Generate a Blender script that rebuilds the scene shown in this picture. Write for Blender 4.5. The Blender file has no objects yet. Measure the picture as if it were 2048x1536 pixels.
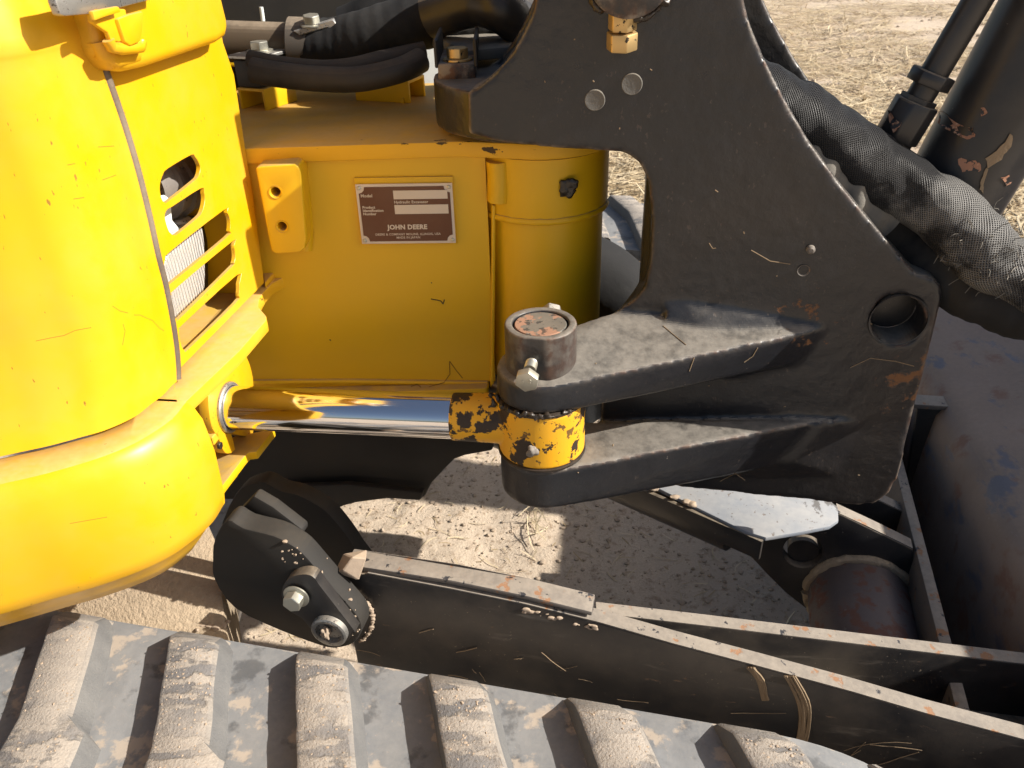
import bpy, bmesh, math, random
from mathutils import Vector, Matrix, noise as mnoise
random.seed(7)
R = math.radians
SC = bpy.context.scene
COL = SC.collection

# ------------------------------------------------------------------ camera
F_PX, W_PX, H_PX = 1580.0, 2048.0, 1536.0
CAM = Vector((0.0, 0.0, 1.02))
PITCH, ROLL = R(31.2), R(1.9)
fwd = Vector((0, math.cos(PITCH), -math.sin(PITCH)))
r0, u0 = Vector((1, 0, 0)), Vector((0, math.sin(PITCH), math.cos(PITCH)))
right = r0 * math.cos(ROLL) - u0 * math.sin(ROLL)
up = u0 * math.cos(ROLL) + r0 * math.sin(ROLL)
cam = bpy.data.cameras.new('camera'); camo = bpy.data.objects.new('camera', cam); COL.objects.link(camo)
camo.matrix_world = Matrix(((right.x, up.x, -fwd.x, CAM.x), (right.y, up.y, -fwd.y, CAM.y),
                            (right.z, up.z, -fwd.z, CAM.z), (0, 0, 0, 1)))
cam.sensor_width = 36.0; cam.lens = 36.0 * F_PX / W_PX
cam.clip_start = 0.02; cam.clip_end = 400
cam.dof.use_dof = True; cam.dof.focus_distance = 0.72; cam.dof.aperture_fstop = 20.0
SC.camera = camo

# ------------------------------------------------------------------ world, sun, exposure
SUN = Vector((0.80, -0.175, 0.585)).normalized()
world = bpy.data.worlds.new('World'); SC.world = world; world.use_nodes = True
wn = world.node_tree
sky = wn.nodes.new('ShaderNodeTexSky'); sky.sky_type = 'NISHITA'; sky.sun_disc = False
sky.dust_density = 3.0; sky.ozone_density = 0.3; sky.sun_elevation = math.asin(SUN.z); sky.sun_rotation = math.atan2(SUN.x, SUN.y)
bgn = wn.nodes['Background']; bgn.inputs['Strength'].default_value = 0.075
wn.links.new(sky.outputs[0], bgn.inputs['Color'])
sl = bpy.data.lights.new('sun', 'SUN'); sl.energy = 5.0; sl.angle = R(0.53); sl.color = (1.0, 0.94, 0.85)
so = bpy.data.objects.new('sun', sl); COL.objects.link(so); so.rotation_euler = SUN.to_track_quat('Z', 'Y').to_euler()
SC.view_settings.view_transform = 'Standard'; SC.view_settings.look = 'None'
SC.view_settings.exposure = 0.66; SC.view_settings.gamma = 1.0; SC.view_settings.use_curve_mapping = False

# ------------------------------------------------------------------ survey: where a sight line meets a plane of the place
def ray(px, py):
    return (fwd + right * ((px - W_PX / 2) / F_PX) + up * (-(py - H_PX / 2) / F_PX)).normalized()
def onP(px, py, p0, n):
    d = ray(px, py); n = Vector(n)
    return CAM + d * ((Vector(p0) - CAM).dot(n) / d.dot(n))
def onZ(px, py, z): return onP(px, py, (0, 0, z), (0, 0, 1))
def onY(px, py, y): return onP(px, py, (0, y, 0), (0, 1, 0))
def atD(px, py, d):
    r = ray(px, py); return CAM + r * (d / r.dot(fwd))
Z1 = Vector((0, 0, 1))
AU = R(13.8)
U = Vector((math.cos(AU), -math.sin(AU), 0)); V = Vector((math.sin(AU), math.cos(AU), 0))   # machine forward, machine left

# ------------------------------------------------------------------ materials
MATS = {}
class NB:
    def __init__(s, name):
        s.m = bpy.data.materials.new(name); s.m.use_nodes = True
        s.nt = s.m.node_tree; s.b = s.nt.nodes['Principled BSDF']
        g = s.nt.nodes.new('ShaderNodeNewGeometry'); s.pos = g.outputs['Position']; s.nor = g.outputs['True Normal']
        MATS[name] = s.m
    def n(s, t, **k):
        x = s.nt.nodes.new(t)
        for a, v in k.items(): setattr(x, a, v)
        return x
    def link(s, a, b): s.nt.links.new(a, b)
    def vec(s, stretch=None, off=(0, 0, 0), rot=(0, 0, 0)):
        mp = s.n('ShaderNodeMapping'); mp.inputs['Location'].default_value = off
        mp.inputs['Rotation'].default_value = rot
        mp.inputs['Scale'].default_value = stretch or (1, 1, 1)
        s.link(s.pos, mp.inputs['Vector']); return mp.outputs[0]
    def noise(s, scale, detail=4, rough=.55, stretch=None, off=(0, 0, 0), rot=(0, 0, 0)):
        x = s.n('ShaderNodeTexNoise'); x.inputs['Scale'].default_value = scale
        x.inputs['Detail'].default_value = detail; x.inputs['Roughness'].default_value = rough
        s.link(s.vec(stretch, off, rot), x.inputs['Vector']); return x.outputs['Fac']
    def ramp(s, fac, lo, hi):
        x = s.n('ShaderNodeMapRange'); x.interpolation_type = 'SMOOTHSTEP'
        x.inputs['From Min'].default_value = lo; x.inputs['From Max'].default_value = hi
        s.link(fac, x.inputs['Value']); return x.outputs[0]
    def math(s, op, a, b=None):
        x = s.n('ShaderNodeMath', operation=op)
        for i, v in enumerate((a, b)):
            if v is None: continue
            if isinstance(v, (int, float)): x.inputs[i].default_value = v
            else: s.link(v, x.inputs[i])
        return x.outputs[0]
    def mix(s, fac, a, b):
        x = s.n('ShaderNodeMix', data_type='RGBA')
        for key, v in ((0, fac), (6, a), (7, b)):
            if isinstance(v, (int, float)): x.inputs[key].default_value = v
            elif isinstance(v, (tuple, list)): x.inputs[key].default_value = (*v[:3], 1)
            else: s.link(v, x.inputs[key])
        return x.outputs[2]
    def mixf(s, fac, a, b):
        x = s.n('ShaderNodeMix', data_type='FLOAT')
        for key, v in ((0, fac), (2, a), (3, b)):
            if isinstance(v, (int, float)): x.inputs[key].default_value = v
            else: s.link(v, x.inputs[key])
        return x.outputs[0]
    def upz(s):
        x = s.n('ShaderNodeSeparateXYZ'); s.link(s.nor, x.inputs[0]); return x.outputs[2]
    def bump(s, h, strength, dist, prev=None):
        x = s.n('ShaderNodeBump'); x.inputs['Strength'].default_value = strength; x.inputs['Distance'].default_value = dist
        s.link(h, x.inputs['Height'])
        if prev is not None: s.link(prev, x.inputs['Normal'])
        return x.outputs[0]
    def done(s, col, rough, metal=0.0, nrm=None, spec=None):
        for key, v in (('Base Color', col), ('Roughness', rough), ('Metallic', metal)):
            if isinstance(v, (int, float)): s.b.inputs[key].default_value = v
            elif isinstance(v, (tuple, list)): s.b.inputs[key].default_value = (*v[:3], 1)
            else: s.link(v, s.b.inputs[key])
        if nrm is not None: s.link(nrm, s.b.inputs['Normal'])
        if spec is not None: s.b.inputs['Specular IOR Level'].default_value = spec
        return s.m

def paint(name, base, rough=.35, dust=(.50, .40, .29), dust_amt=.6, dust_lo=.55, dust_hi=.95, film=.0,
          chips=(), orange=.0, bumpy=0.0, bump_scale=300, var=.06, spec=None, metal=0.0, bump_dist=.001, edge=None):
    """chips: (colour, scale, lo, hi, detail, stretch, roughness)"""
    s = NB(name)
    big = s.noise(7, 5)
    col = s.mix(big, tuple(c * (1 - var * 2.2) for c in base), tuple(min(1, c * (1 + var * 2.2)) for c in base))
    ro = s.mixf(s.noise(22, 5), rough * .8, min(1, rough * 1.25))
    if film:
        f = s.math('MULTIPLY', s.ramp(s.noise(11, 6, .65), .35, .75), film)
        col = s.mix(f, col, dust); ro = s.mixf(f, ro, .85)
    if dust_amt:
        d = s.ramp(s.upz(), dust_lo, dust_hi)
        d = s.math('MULTIPLY', d, s.mixf(s.ramp(s.noise(40, 6, .7), .25, .62), dust_amt * .45, dust_amt))
        col = s.mix(d, col, s.mix(s.noise(160, 4), tuple(c * .75 for c in dust), tuple(c * 1.2 for c in dust))); ro = s.mixf(d, ro, .92)
    hh = None
    for i, ch in enumerate(chips):
        c, sc, lo, hi, det, st, rr = ch[:7]
        nf = s.noise(sc, det, .6, st, (i * 3.1, i * 1.7, 0))
        if sc > 100: nf = s.math('ADD', nf, s.math('MULTIPLY', s.math('SUBTRACT', s.noise(6 + sc * .04, 3, .6, None, (i * 5.3, 2, 1)), .5), .30))
        if len(ch) > 7:                                   # wear gathered round one place: (centre, radius)
            dn_ = s.n('ShaderNodeVectorMath', operation='DISTANCE'); s.link(s.pos, dn_.inputs[0]); dn_.inputs[1].default_value = ch[7][0]
            nf = s.math('ADD', nf, s.math('MULTIPLY', s.math('SUBTRACT', s.ramp(s.math('SUBTRACT', ch[7][1], dn_.outputs['Value']), 0, ch[7][1] * .8), 1), .35))
        f = s.ramp(nf, lo, hi)
        if len(c) > 3 and c[3] < 1: f = s.math('MULTIPLY', f, c[3])
        col = s.mix(f, col, c[:3]); ro = s.mixf(f, ro, rr)
        hh = f if hh is None else s.math('MAXIMUM', hh, f)
    if edge:                                              # paint rubbed off along proud edges
        pt = s.nt.nodes.new('ShaderNodeNewGeometry').outputs['Pointiness']
        e_ = s.math('MULTIPLY', s.ramp(pt, .515, .57), s.ramp(s.noise(24, 7, .7), .36, .55))
        e_ = s.math('MULTIPLY', e_, .85)
        col = s.mix(e_, col, s.mix(s.ramp(s.noise(60, 5), .45, .6), edge, (.17, .08, .04))); ro = s.mixf(e_, ro, .75)
    nrm = None
    if bumpy: nrm = s.bump(s.noise(bump_scale, 3, .6), bumpy, bump_dist)
    if orange: nrm = s.bump(s.noise(9, 2), orange, .01, nrm)
    if hh is not None: nrm = s.bump(s.math('SUBTRACT', 1, hh), .35, .0006, nrm)
    return s.done(col, ro, metal, nrm, spec)

YEL = (.72, .392, .003)
SAND = (.50, .39, .28)
RUST = (.16, .065, .03)
M_yel = paint('yellow_paint', YEL, .33, (.54, .36, .13), .8, .75, .98, .2, orange=.07, var=.02,
              chips=[((.20, .10, .01, .85), 260, .735, .755, 2, (1, 1, .35), .7), ((.2, .11, .02, .8), 90, .86, .88, 6, (1, 1, .6), .7),
               ((.17, .085, .02, .9), 170, .47, .52, 6, (.6, 1, 1), .8, (onZ(308, 862, .648), .026)),
               ((.17, .085, .02, .8), 210, .56, .60, 6, (.5, .5, 1), .8, (atD(252, 622, .62), .030))])
M_yelbox = paint('yellow_frame_paint', (.74, .445, .004), .45, (.36, .25, .12), .85, .6, .98, .06, bumpy=.05, bump_scale=70, var=.02, orange=.05,
              chips=[((.10, .05, .015), 70, .77, .785, 4, None, .7)])
M_yeltop = paint('yellow_frame_dusty', (.74, .42, .01), .5, (.52, .36, .17), .65, .5, .95, .12, var=.03,
              chips=[((.03, .022, .016, .9), 55, .70, .72, 5, (.45, 1, 1), .7), ((.028, .02, .016, .95), 75, .53, .545, 5, (.4, 1, 1), .7, (onZ(945, 262, .825), .10))])
M_yelworn = paint('yellow_worn_paint', (.80, .40, .008), .42, (.3, .2, .1), .2, .6, .98, .15, bumpy=.1, bump_scale=120,
              chips=[((.035, .022, .014), 30, .535, .55, 6, None, .6), ((.05, .03, .02, .85), 110, .60, .63, 4, None, .6), ((.035, .02, .012), 42, .45, .47, 6, None, .6, (atD(1000, 920, .70), .035))])
M_cast = paint('black_casting', (.015, .016, .0195), .29, (.36, .325, .275), .55, .5, .98, .02, bumpy=.24, bump_scale=130, bump_dist=.002, var=.14, orange=.05, edge=(.30, .245, .195),
              chips=[((.15, .11, .085, .3), 230, .64, .74, 3, (1, 1, .7), .8), ((.17, .075, .03, .75), 38, .735, .79, 8, None, .9), ((.34, .30, .25, .6), 300, .79, .81, 2, None, .9), ((.07, .052, .038, .3), 5, .46, .72, 6, None, .5), ((.20, .09, .035, .9), 60, .52, .62, 8, None, .9, (atD(1850, 760, .80), .10)), ((.20, .09, .035, .9), 70, .50, .60, 8, None, .9, (atD(1720, 1000, .80), .09)), ((.20, .09, .035, .9), 60, .55, .63, 8, None, .9, (atD(1620, 650, .77), .07)), ((.20, .09, .035, .9), 60, .56, .63, 8, None, .9, (atD(1720, 430, .77), .08))])
M_black = paint('black_paint', (.020, .020, .022), .34, (.30, .24, .17), .72, .4, .95, .10, bumpy=.05, bump_scale=60, var=.1,
              chips=[((.14, .07, .035, .7), 45, .72, .76, 7, None, .85), ((.25, .21, .17, .6), 300, .745, .77, 2, None, .9)])
M_armface = paint('arm_black_paint', (.014, .014, .016), .34, (.40, .32, .23), .95, .35, .85, .10, bumpy=.12, bump_scale=90, var=.1, orange=.06,
              chips=[((.16, .10, .06, .65), 30, .665, .72, 8, (1, 1, 3), .9), ((.22, .18, .13, .6), 260, .725, .75, 2, None, .9), ((.20, .175, .145, .4), 46, .60, .72, 8, (.16, .6, 1), .8), ((.24, .15, .10, .7), 26, .66, .71, 9, (.5, 1, .6), .9)])
M_rustrail = paint('rusty_worn_edge', (.13, .115, .105), .6, (.38, .33, .27), .6, .35, .9, .3, bumpy=.3, bump_scale=150, var=.2,
              chips=[((.30, .14, .06, .8), 55, .6, .66, 7, None, .9), ((.04, .04, .045), 75, .62, .66, 6, None, .5)])
M_blade = paint('worn_blade_steel', (.27, .205, .17), .62, (.33, .25, .19), .6, .3, .95, .25, bumpy=.25, bump_scale=130, var=.25,
              chips=[((.24, .13, .09, .85), 18, .53, .66, 8, None, .75), ((.12, .125, .16, .8), 26, .56, .66, 7, (1, .5, 1), .35), ((.32, .27, .24, .7), 210, .68, .72, 4, (1, .3, 1), .8)])
M_tube = paint('rusty_tube', (.10, .085, .09), .5, (.2, .15, .12), .3, .5, .95, .2, bumpy=.3, bump_scale=140, var=.2,
              chips=[((.15, .07, .05, .9), 40, .50, .60, 8, None, .85), ((.22, .2, .19, .6), 190, .66, .70, 5, None, .8)])
M_rubber = paint('track_rubber', (.135, .15, .17), .6, (.34, .32, .29), .35, .3, .95, .25, bumpy=.2, bump_scale=240, var=.15,
              chips=[((.3, .27, .24, .7), 170, .66, .72, 3, None, .95), ((.30, .30, .30, .55), 14, .52, .70, 8, (1, .5, 1), .8), ((.05, .052, .056, .6), 24, .55, .66, 7, None, .6), ((.42, .35, .28, .85), 30, .55, .63, 9, None, .95)])
M_dark = paint('dark_underside', (.015, .014, .013), .75, (.065, .052, .036), .35, .4, .95, .25, bumpy=.2, bump_scale=80)  # on the pivot plates and gusset this dark tone stands in for shade
M_hosebk = paint('hose_rubber', (.018, .017, .017), .55, (.12, .095, .07), .5, .3, .95, .3, bumpy=.15, bump_scale=200)
M_steel = paint('galvanised_steel', (.42, .42, .41), .38, (.4, .35, .28), .5, .4, .95, .3, metal=.8, bumpy=.15, bump_scale=200, var=.15,
              chips=[((.10, .09, .08, .8), 420, .62, .66, 2, None, .7)])
M_bolt = paint('zinc_bolt', (.50, .50, .44), .35, (.4, .33, .24), .4, .5, .98, .25, metal=.85, var=.12)
M_brass = paint('yellow_zinc_fitting', (.62, .44, .20), .38, (.3, .22, .12), .3, .5, .98, .2, metal=.7,
              chips=[((.05, .04, .03), 160, .63, .66, 4, None, .6)])
M_pincap = paint('pin_cap_steel', (.12, .115, .10), .55, (.3, .24, .18), .3, .5, .98, .2, metal=.2, bumpy=.1,
              chips=[((.36, .20, .13), 45, .50, .53, 5, None, .8), ((.05, .045, .04, .8), 150, .58, .62, 4, None, .7)])
M_grease = paint('dirty_grease', (.022, .017, .013), .28, (.1, .07, .05), .2, .5, .98, .2, bumpy=.6, bump_scale=160)
M_white = paint('pale_dusty_plate', (.25, .28, .325), .5, (.5, .47, .43), .35, .4, .98, .45, var=.12, bumpy=.15, bump_scale=120,
              chips=[((.10, .09, .08, .8), 48, .62, .66, 8, (1, .5, 1), .8), ((.16, .12, .09, .7), 190, .66, .69, 3, None, .9)])
M_pale = paint('pale_panel', (.70, .74, .72), .6, dust_amt=0)
M_dustdeck = paint('dusty_deck', (.30, .235, .16), .95, (.44, .345, .24), .9, .3, .9, .6, bumpy=.8, bump_scale=260, bump_dist=.003, var=.15)
M_gasket = paint('weather_strip', (.10, .075, .055), .85, dust_amt=0, film=.4, bumpy=.4, bump_scale=260)
M_platebrown = paint('plate_brown', (.115, .042, .018), .6, dust_amt=0, film=.08, var=.12)
M_platealu = paint('plate_aluminium', (.66, .58, .49), .5, dust_amt=0, film=.15, metal=.2)
M_clod = paint('dry_clod', (.36, .28, .21), .95, SAND, .5, bumpy=.6, bump_scale=120, var=.2)
M_lampbody = paint('lamp_reflector', (.55, .55, .54), .2, dust_amt=0, metal=1.0)
M_greyboot = paint('grey_fabric', (.13, .125, .115), .9, (.3, .26, .2), .5, .2, .9, .3, bumpy=.4, bump_scale=500)

def m_chrome():
    s = NB('chrome_rod')
    n = s.noise(60, 3, .5, (.3, 8, 8))
    return s.done((.80, .80, .82), s.mixf(n, .04, .13), 1.0)
M_chrome = m_chrome()
def m_glass():
    s = NB('lamp_lens')
    w = s.n('ShaderNodeTexWave', wave_type='BANDS', bands_direction='Y'); w.inputs['Scale'].default_value = 70
    w.inputs['Distortion'].default_value = 3.5; w.inputs['Detail'].default_value = 2; w.inputs['Detail Scale'].default_value = .6
    s.link(s.vec(rot=(0, 0, 0)), w.inputs['Vector'])
    s.b.inputs['Coat Weight'].default_value = .6
    return s.done((.72, .73, .72), .22, .35, s.bump(w.outputs['Fac'], .7, .004))
M_lens = m_glass()
def m_mesh():
    s = NB('braided_sleeve')
    tc = s.n('ShaderNodeUVMap'); 
    def band(ang):
        mp = s.n('ShaderNodeMapping'); mp.inputs['Rotation'].default_value = (0, 0, ang)
        s.link(tc.outputs[0], mp.inputs[0])
        w = s.n('ShaderNodeTexWave'); w.inputs['Scale'].default_value = 16; w.inputs['Distortion'].default_value = .25
        w.inputs['Detail Scale'].default_value = 2
        s.link(mp.outputs[0], w.inputs[0]); return w.outputs['Fac']
    weave = s.math('MAXIMUM', band(R(32)), band(R(-32)))
    f = s.ramp(weave, .45, .95)
    dn_ = s.n('ShaderNodeVectorMath', operation='DISTANCE'); s.link(s.pos, dn_.inputs[0]); dn_.inputs[1].default_value = atD(1945, 505, .74)
    fr = s.math('ADD', s.noise(16, 6, .65), s.math('MULTIPLY', s.ramp(s.math('SUBTRACT', .13, dn_.outputs['Value']), 0, .11), .22))
    wear = s.math('MULTIPLY', s.ramp(fr, .56, .72), s.math('ADD', s.math('MULTIPLY', f, .8), .2))
    col = s.mix(f, (.004, .004, .005), (.013, .013, .015))
    col = s.mix(wear, col, (.22, .215, .205))
    return s.done(col, s.mixf(f, .8, .42), 0, s.bump(weave, .8, .0025))
M_mesh = m_mesh()
def m_cloth():
    s = NB('black_cloth')
    return s.done(s.mix(s.ramp(s.noise(14, 5), .45, .7), (.008, .008, .009), (.024, .023, .022)), .85, 0, s.bump(s.noise(30, 4), .4, .004))
M_cloth = m_cloth()
def m_lug():
    s = NB('dusty_tread')
    # worn rubber bars showing through caked sand, running along the machine
    bars = s.noise(70, 2, .5, (.32, 1.15, .2), rot=(0, 0, R(12)))
    f = s.math('ADD', s.math('MULTIPLY', bars, .75), s.math('MULTIPLY', s.noise(48, 8, .75), .55))
    bare = s.math('MULTIPLY', s.math('MULTIPLY', s.ramp(f, .625, .71), s.mixf(s.ramp(s.noise(13, 4), .38, .60), .15, .9)), s.ramp(s.upz(), .5, .9))
    grain = s.noise(420, 3, .7)
    sand = s.mix(grain, (.27, .238, .205), (.46, .405, .345))
    side = s.ramp(s.upz(), .55, .9)
    rightish = s.n('ShaderNodeSeparateXYZ'); s.link(s.nor, rightish.inputs[0])
    flank = s.mix(s.noise(40, 6), (.085, .088, .094), (.20, .195, .185))
    base = s.mix(side, flank, sand)
    col = s.mix(bare, base, s.mix(s.noise(70, 4), (.11, .11, .115), (.22, .21, .205)))
    h = s.math('ADD', s.math('MULTIPLY', grain, .6), s.math('MULTIPLY', s.math('SUBTRACT', 1, bare), .6))
    return s.done(col, .92, 0, s.bump(h, .9, .0022))
M_lug = m_lug()
def m_ground():
    s = NB('sandy_ground')
    c1 = s.mix(s.noise(1.7, 6), (.47, .38, .285), (.62, .51, .395))
    c2 = s.mix(s.ramp(s.noise(55, 6, .7), .5, .68), c1, (.33, .245, .17))
    c3 = s.mix(s.ramp(s.noise(240, 3), .6, .72), c2, (.62, .53, .42))
    h = s.math('ADD', s.noise(55, 8, .7), s.math('MULTIPLY', s.noise(240, 4, .7), .5))
    return s.done(c3, .95, 0, s.bump(h, .5, .010))
M_ground = m_ground()
def m_straw():
    s = NB('dry_straw')
    oi = s.n('ShaderNodeVertexColor'); oi.layer_name = 'tint'
    return s.done(s.mix(oi.outputs[0], (.36, .26, .14), (.70, .59, .40)), .6)
M_straw = m_straw()

# ------------------------------------------------------------------ object helpers
ROOT_AT = Vector((-.25, 1.2, 0.0))
def finish(ob, label=None, kind=None, group=None, cat=None):
    if label: ob['label'] = label
    if kind: ob['kind'] = kind
    if group: ob['group'] = group
    if cat: ob['category'] = cat
    return ob
def link(name, me, mat, parent, sharp=35):
    me.name = name
    if mat is not None and not me.materials: me.materials.append(mat)
    me.shade_smooth()
    me.set_sharp_from_angle(angle=R(sharp))
    ob = bpy.data.objects.new(name, me); COL.objects.link(ob)
    if parent is not None:
        ob.parent = parent
        w = Vector((0, 0, 0)); p = parent
        while p is not None: w = w + p.location; p = p.parent
        ob.location = -w
    return ob
def bm_obj(name, bm, mat, parent, sharp=35, label=None, kind=None):
    bmesh.ops.recalc_face_normals(bm, faces=bm.faces)
    me = bpy.data.meshes.new(name); bm.to_mesh(me); bm.free()
    return finish(link(name, me, mat, parent, sharp), label, kind)
def add_prism(bm, pts, vec, holes=()):
    vec = Vector(vec)
    loops = []
    def loop(ps):
        vs = [bm.verts.new(p) for p in ps]
        es = [bm.edges.new((vs[i], vs[(i + 1) % len(vs)])) for i in range(len(vs))]
        return vs, es
    vs, es = loop(pts)
    if holes:
        allE = list(es)
        for h in holes: allE += loop(h)[1]
        g = bmesh.ops.triangle_fill(bm, edges=allE, use_beauty=True)
        fs = [f for f in g['geom'] if isinstance(f, bmesh.types.BMFace)]
    else:
        fs = [bm.faces.new(vs)]
    ex = bmesh.ops.extrude_face_region(bm, geom=fs)
    nv = [v for v in ex['geom'] if isinstance(v, bmesh.types.BMVert)]
    bmesh.ops.translate(bm, verts=nv, vec=vec)
    return bm
def bevel(bm, w, seg=2, ang=40):
    bm.normal_update()
    es = [e for e in bm.edges if len(e.link_faces) == 2 and e.calc_face_angle(0) > R(ang)]
    bmesh.ops.bevel(bm, geom=es, offset=w, segments=seg, affect='EDGES', profile=.5, clamp_overlap=True)
def plate(name, pts, vec, mat, parent, bev=.002, seg=2, holes=(), label=None, sharp=35, ang=40):
    bm = bmesh.new(); add_prism(bm, [Vector(p) for p in pts], vec, holes)
    bmesh.ops.recalc_face_normals(bm, faces=bm.faces)
    if bev: bevel(bm, bev, seg, ang)
    return bm_obj(name, bm, mat, parent, sharp, label)
def frame(d):
    d = Vector(d).normalized()
    a = Vector((0, 0, 1)) if abs(d.z) < .9 else Vector((1, 0, 0))
    x = a.cross(d).normalized(); return x, d.cross(x)
def circle(c, d, r, n=32, a0=0):
    x, y = frame(d); c = Vector(c)
    return [c + x * (r * math.cos(a0 + 2 * math.pi * i / n)) + y * (r * math.sin(a0 + 2 * math.pi * i / n)) for i in range(n)]
def lathe(bm, base, d, prof, n=40, cap=True):
    """prof: list of (distance along d, radius)"""
    base = Vector(base); dn = Vector(d).normalized(); rings = []
    for t, r in prof:
        rings.append([bm.verts.new(p) for p in circle(base + dn * t, dn, max(r, 1e-5), n)])
    for a, b in zip(rings[:-1], rings[1:]):
        for i in range(n): bm.faces.new((a[i], a[(i + 1) % n], b[(i + 1) % n], b[i]))
    if cap:
        bm.faces.new(rings[0][::-1]); bm.faces.new(rings[-1])
    return bm
def turned(name, base, d, prof, mat, parent, n=40, label=None, sharp=35, cap=True):
    return bm_obj(name, lathe(bmesh.new(), base, d, prof, n, cap), mat, parent, sharp, label)
def spline(pts, sub=8):
    pts = [Vector(p) for p in pts]; out = []
    for i in range(len(pts) - 1):
        p0 = pts[max(i - 1, 0)]; p1 = pts[i]; p2 = pts[i + 1]; p3 = pts[min(i + 2, len(pts) - 1)]
        for k in range(sub):
            t = k / sub
            out.append(.5 * ((2 * p1) + (p2 - p0) * t + (2 * p0 - 5 * p1 + 4 * p2 - p3) * t * t + (3 * p1 - p0 - 3 * p2 + p3) * t ** 3))
    out.append(pts[-1]); return out
def tube_bm(bm, path, rad, n=14, wob=None, uv=None):
    path = [Vector(p) for p in path]; rings = []; m = len(path)
    t0 = (path[1] - path[0]).normalized(); x, y = frame(t0)
    L = 0; Ls = [0]
    for i in range(1, m): L += (path[i] - path[i - 1]).length; Ls.append(L)
    for i, p in enumerate(path):
        t = (path[min(i + 1, m - 1)] - path[max(i - 1, 0)]).normalized()
        x = (x - t * x.dot(t)).normalized(); y = t.cross(x)
        rr = rad(i / (m - 1)) if callable(rad) else rad
        ring = []
        for k in range(n):
            a = 2 * math.pi * k / n
            q = rr * (1 + (wob(i / (m - 1), a) if wob else 0))
            ring.append(bm.verts.new(p + x * (q * math.cos(a)) + y * (q * math.sin(a))))
        rings.append(ring)
    lay = bm.loops.layers.uv.new('UVMap') if uv else None
    for i in range(m - 1):
        for k in range(n):
            f = bm.faces.new((rings[i][k], rings[i][(k + 1) % n], rings[i + 1][(k + 1) % n], rings[i + 1][k]))
            if lay:
                for lp, (ii, kk) in zip(f.loops, ((i, k), (i, k + 1), (i + 1, k + 1), (i + 1, k))):
                    lp[lay].uv = (Ls[ii] * uv, kk / n * uv * .25)
    bm.faces.new(rings[0][::-1]); bm.faces.new(rings[-1]); return bm
def tube(name, path, rad, mat, parent, n=14, wob=None, label=None, uv=None, sharp=60):
    return bm_obj(name, tube_bm(bmesh.new(), path, rad, n, wob, uv), mat, parent, sharp, label)
def hexbolt(name, base, d, r, h, mat, parent, washer=True, shank=0, label=None):
    """hex head whose underside is at base, axis d; washer below"""
    bm = bmesh.new(); d = Vector(d).normalized(); base = Vector(base)
    if shank: lathe(bm, base - d * shank, d, [(0, r * .55), (shank + .0005, r * .55)], 20)
    if washer: lathe(bm, base - d * .0025, d, [(0, r * 1.28), (.0005, r * 1.34), (.002, r * 1.34), (.0025, r * 1.25)], 28)
    ps = circle(base, d, r, 6, .3)
    b2 = bmesh.new(); add_prism(b2, ps, d * h); bevel(b2, r * .07, 1)
    me = bpy.data.meshes.new('tmp'); b2.to_mesh(me); b2.free(); bm.from_mesh(me); bpy.data.meshes.remove(me)
    return bm_obj(name, bm, mat, parent, 30, label)
def loft(bm, rows, close=False):
    g = [[bm.verts.new(p) for p in r] for r in rows]
    for a, b in zip(g[:-1], g[1:]):
        for i in range(len(a) - 1): bm.faces.new((a[i], a[i + 1], b[i + 1], b[i]))
    return g
def solid(bm, th):
    bmesh.ops.recalc_face_normals(bm, faces=bm.faces)
    bmesh.ops.solidify(bm, geom=bm.faces[:], thickness=th)
def box(bm, c, ax, ay, az, sx, sy, sz):
    c = Vector(c); ax, ay, az = Vector(ax), Vector(ay), Vector(az)
    p = [c + ax * (sx * i) + ay * (sy * j) for i, j in ((-.5, -.5), (.5, -.5), (.5, .5), (-.5, .5))]
    add_prism(bm, [q - az * (sz / 2) for q in p], az * sz); return bm
def hull(bm, pts):
    vs = [bm.verts.new(p) for p in pts]
    r = bmesh.ops.convex_hull(bm, input=vs)
    bmesh.ops.delete(bm, geom=[v for v in r['geom_interior'] if isinstance(v, bmesh.types.BMVert)], context='VERTS')
def voxel(name, bm, size, smooth, mat, parent, label=None, disp=0.0):
    bmesh.ops.recalc_face_normals(bm, faces=bm.faces)
    me = bpy.data.meshes.new('tmp'); bm.to_mesh(me); bm.free()
    ob = bpy.data.objects.new('tmp', me); COL.objects.link(ob)
    md = ob.modifiers.new('r', 'REMESH'); md.mode = 'VOXEL'; md.voxel_size = size
    ms = ob.modifiers.new('s', 'SMOOTH'); ms.factor = .5; ms.iterations = smooth
    dg = bpy.context.evaluated_depsgraph_get()
    m2 = bpy.data.meshes.new_from_object(ob.evaluated_get(dg))
    bpy.data.objects.remove(ob); bpy.data.meshes.remove(me)
    if disp:
        nv = [n_.vector.copy() for n_ in m2.vertex_normals]; cs = [v.co.copy() for v in m2.vertices]
        m2.vertices.foreach_set('co', [k for c, n_ in zip(cs, nv) for k in c + n_ * (disp * (mnoise.noise(c * 45) + .6 * mnoise.noise(c * 110)))])
        m2.update()
    m2.materials.clear()
    return finish(link(name, m2, mat, parent, 180), label)
def blob(bm, c, r, seed=0, sq=(1, 1, 1), rough=.35, sub=2):
    b2 = bmesh.new(); bmesh.ops.create_icosphere(b2, subdivisions=sub, radius=1)
    for v in b2.verts:
        k = 1 + rough * mnoise.noise(v.co * 1.3 + Vector((seed * 3.7, seed * 1.3, 0))) + rough * .5 * mnoise.noise(v.co * 3 + Vector((seed, 0, 0)))
        v.co = Vector(c) + Vector((v.co.x * sq[0], v.co.y * sq[1], v.co.z * sq[2])) * (k * r)
    me = bpy.data.meshes.new('tmp'); b2.to_mesh(me); b2.free(); bm.from_mesh(me); bpy.data.meshes.remove(me)
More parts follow.
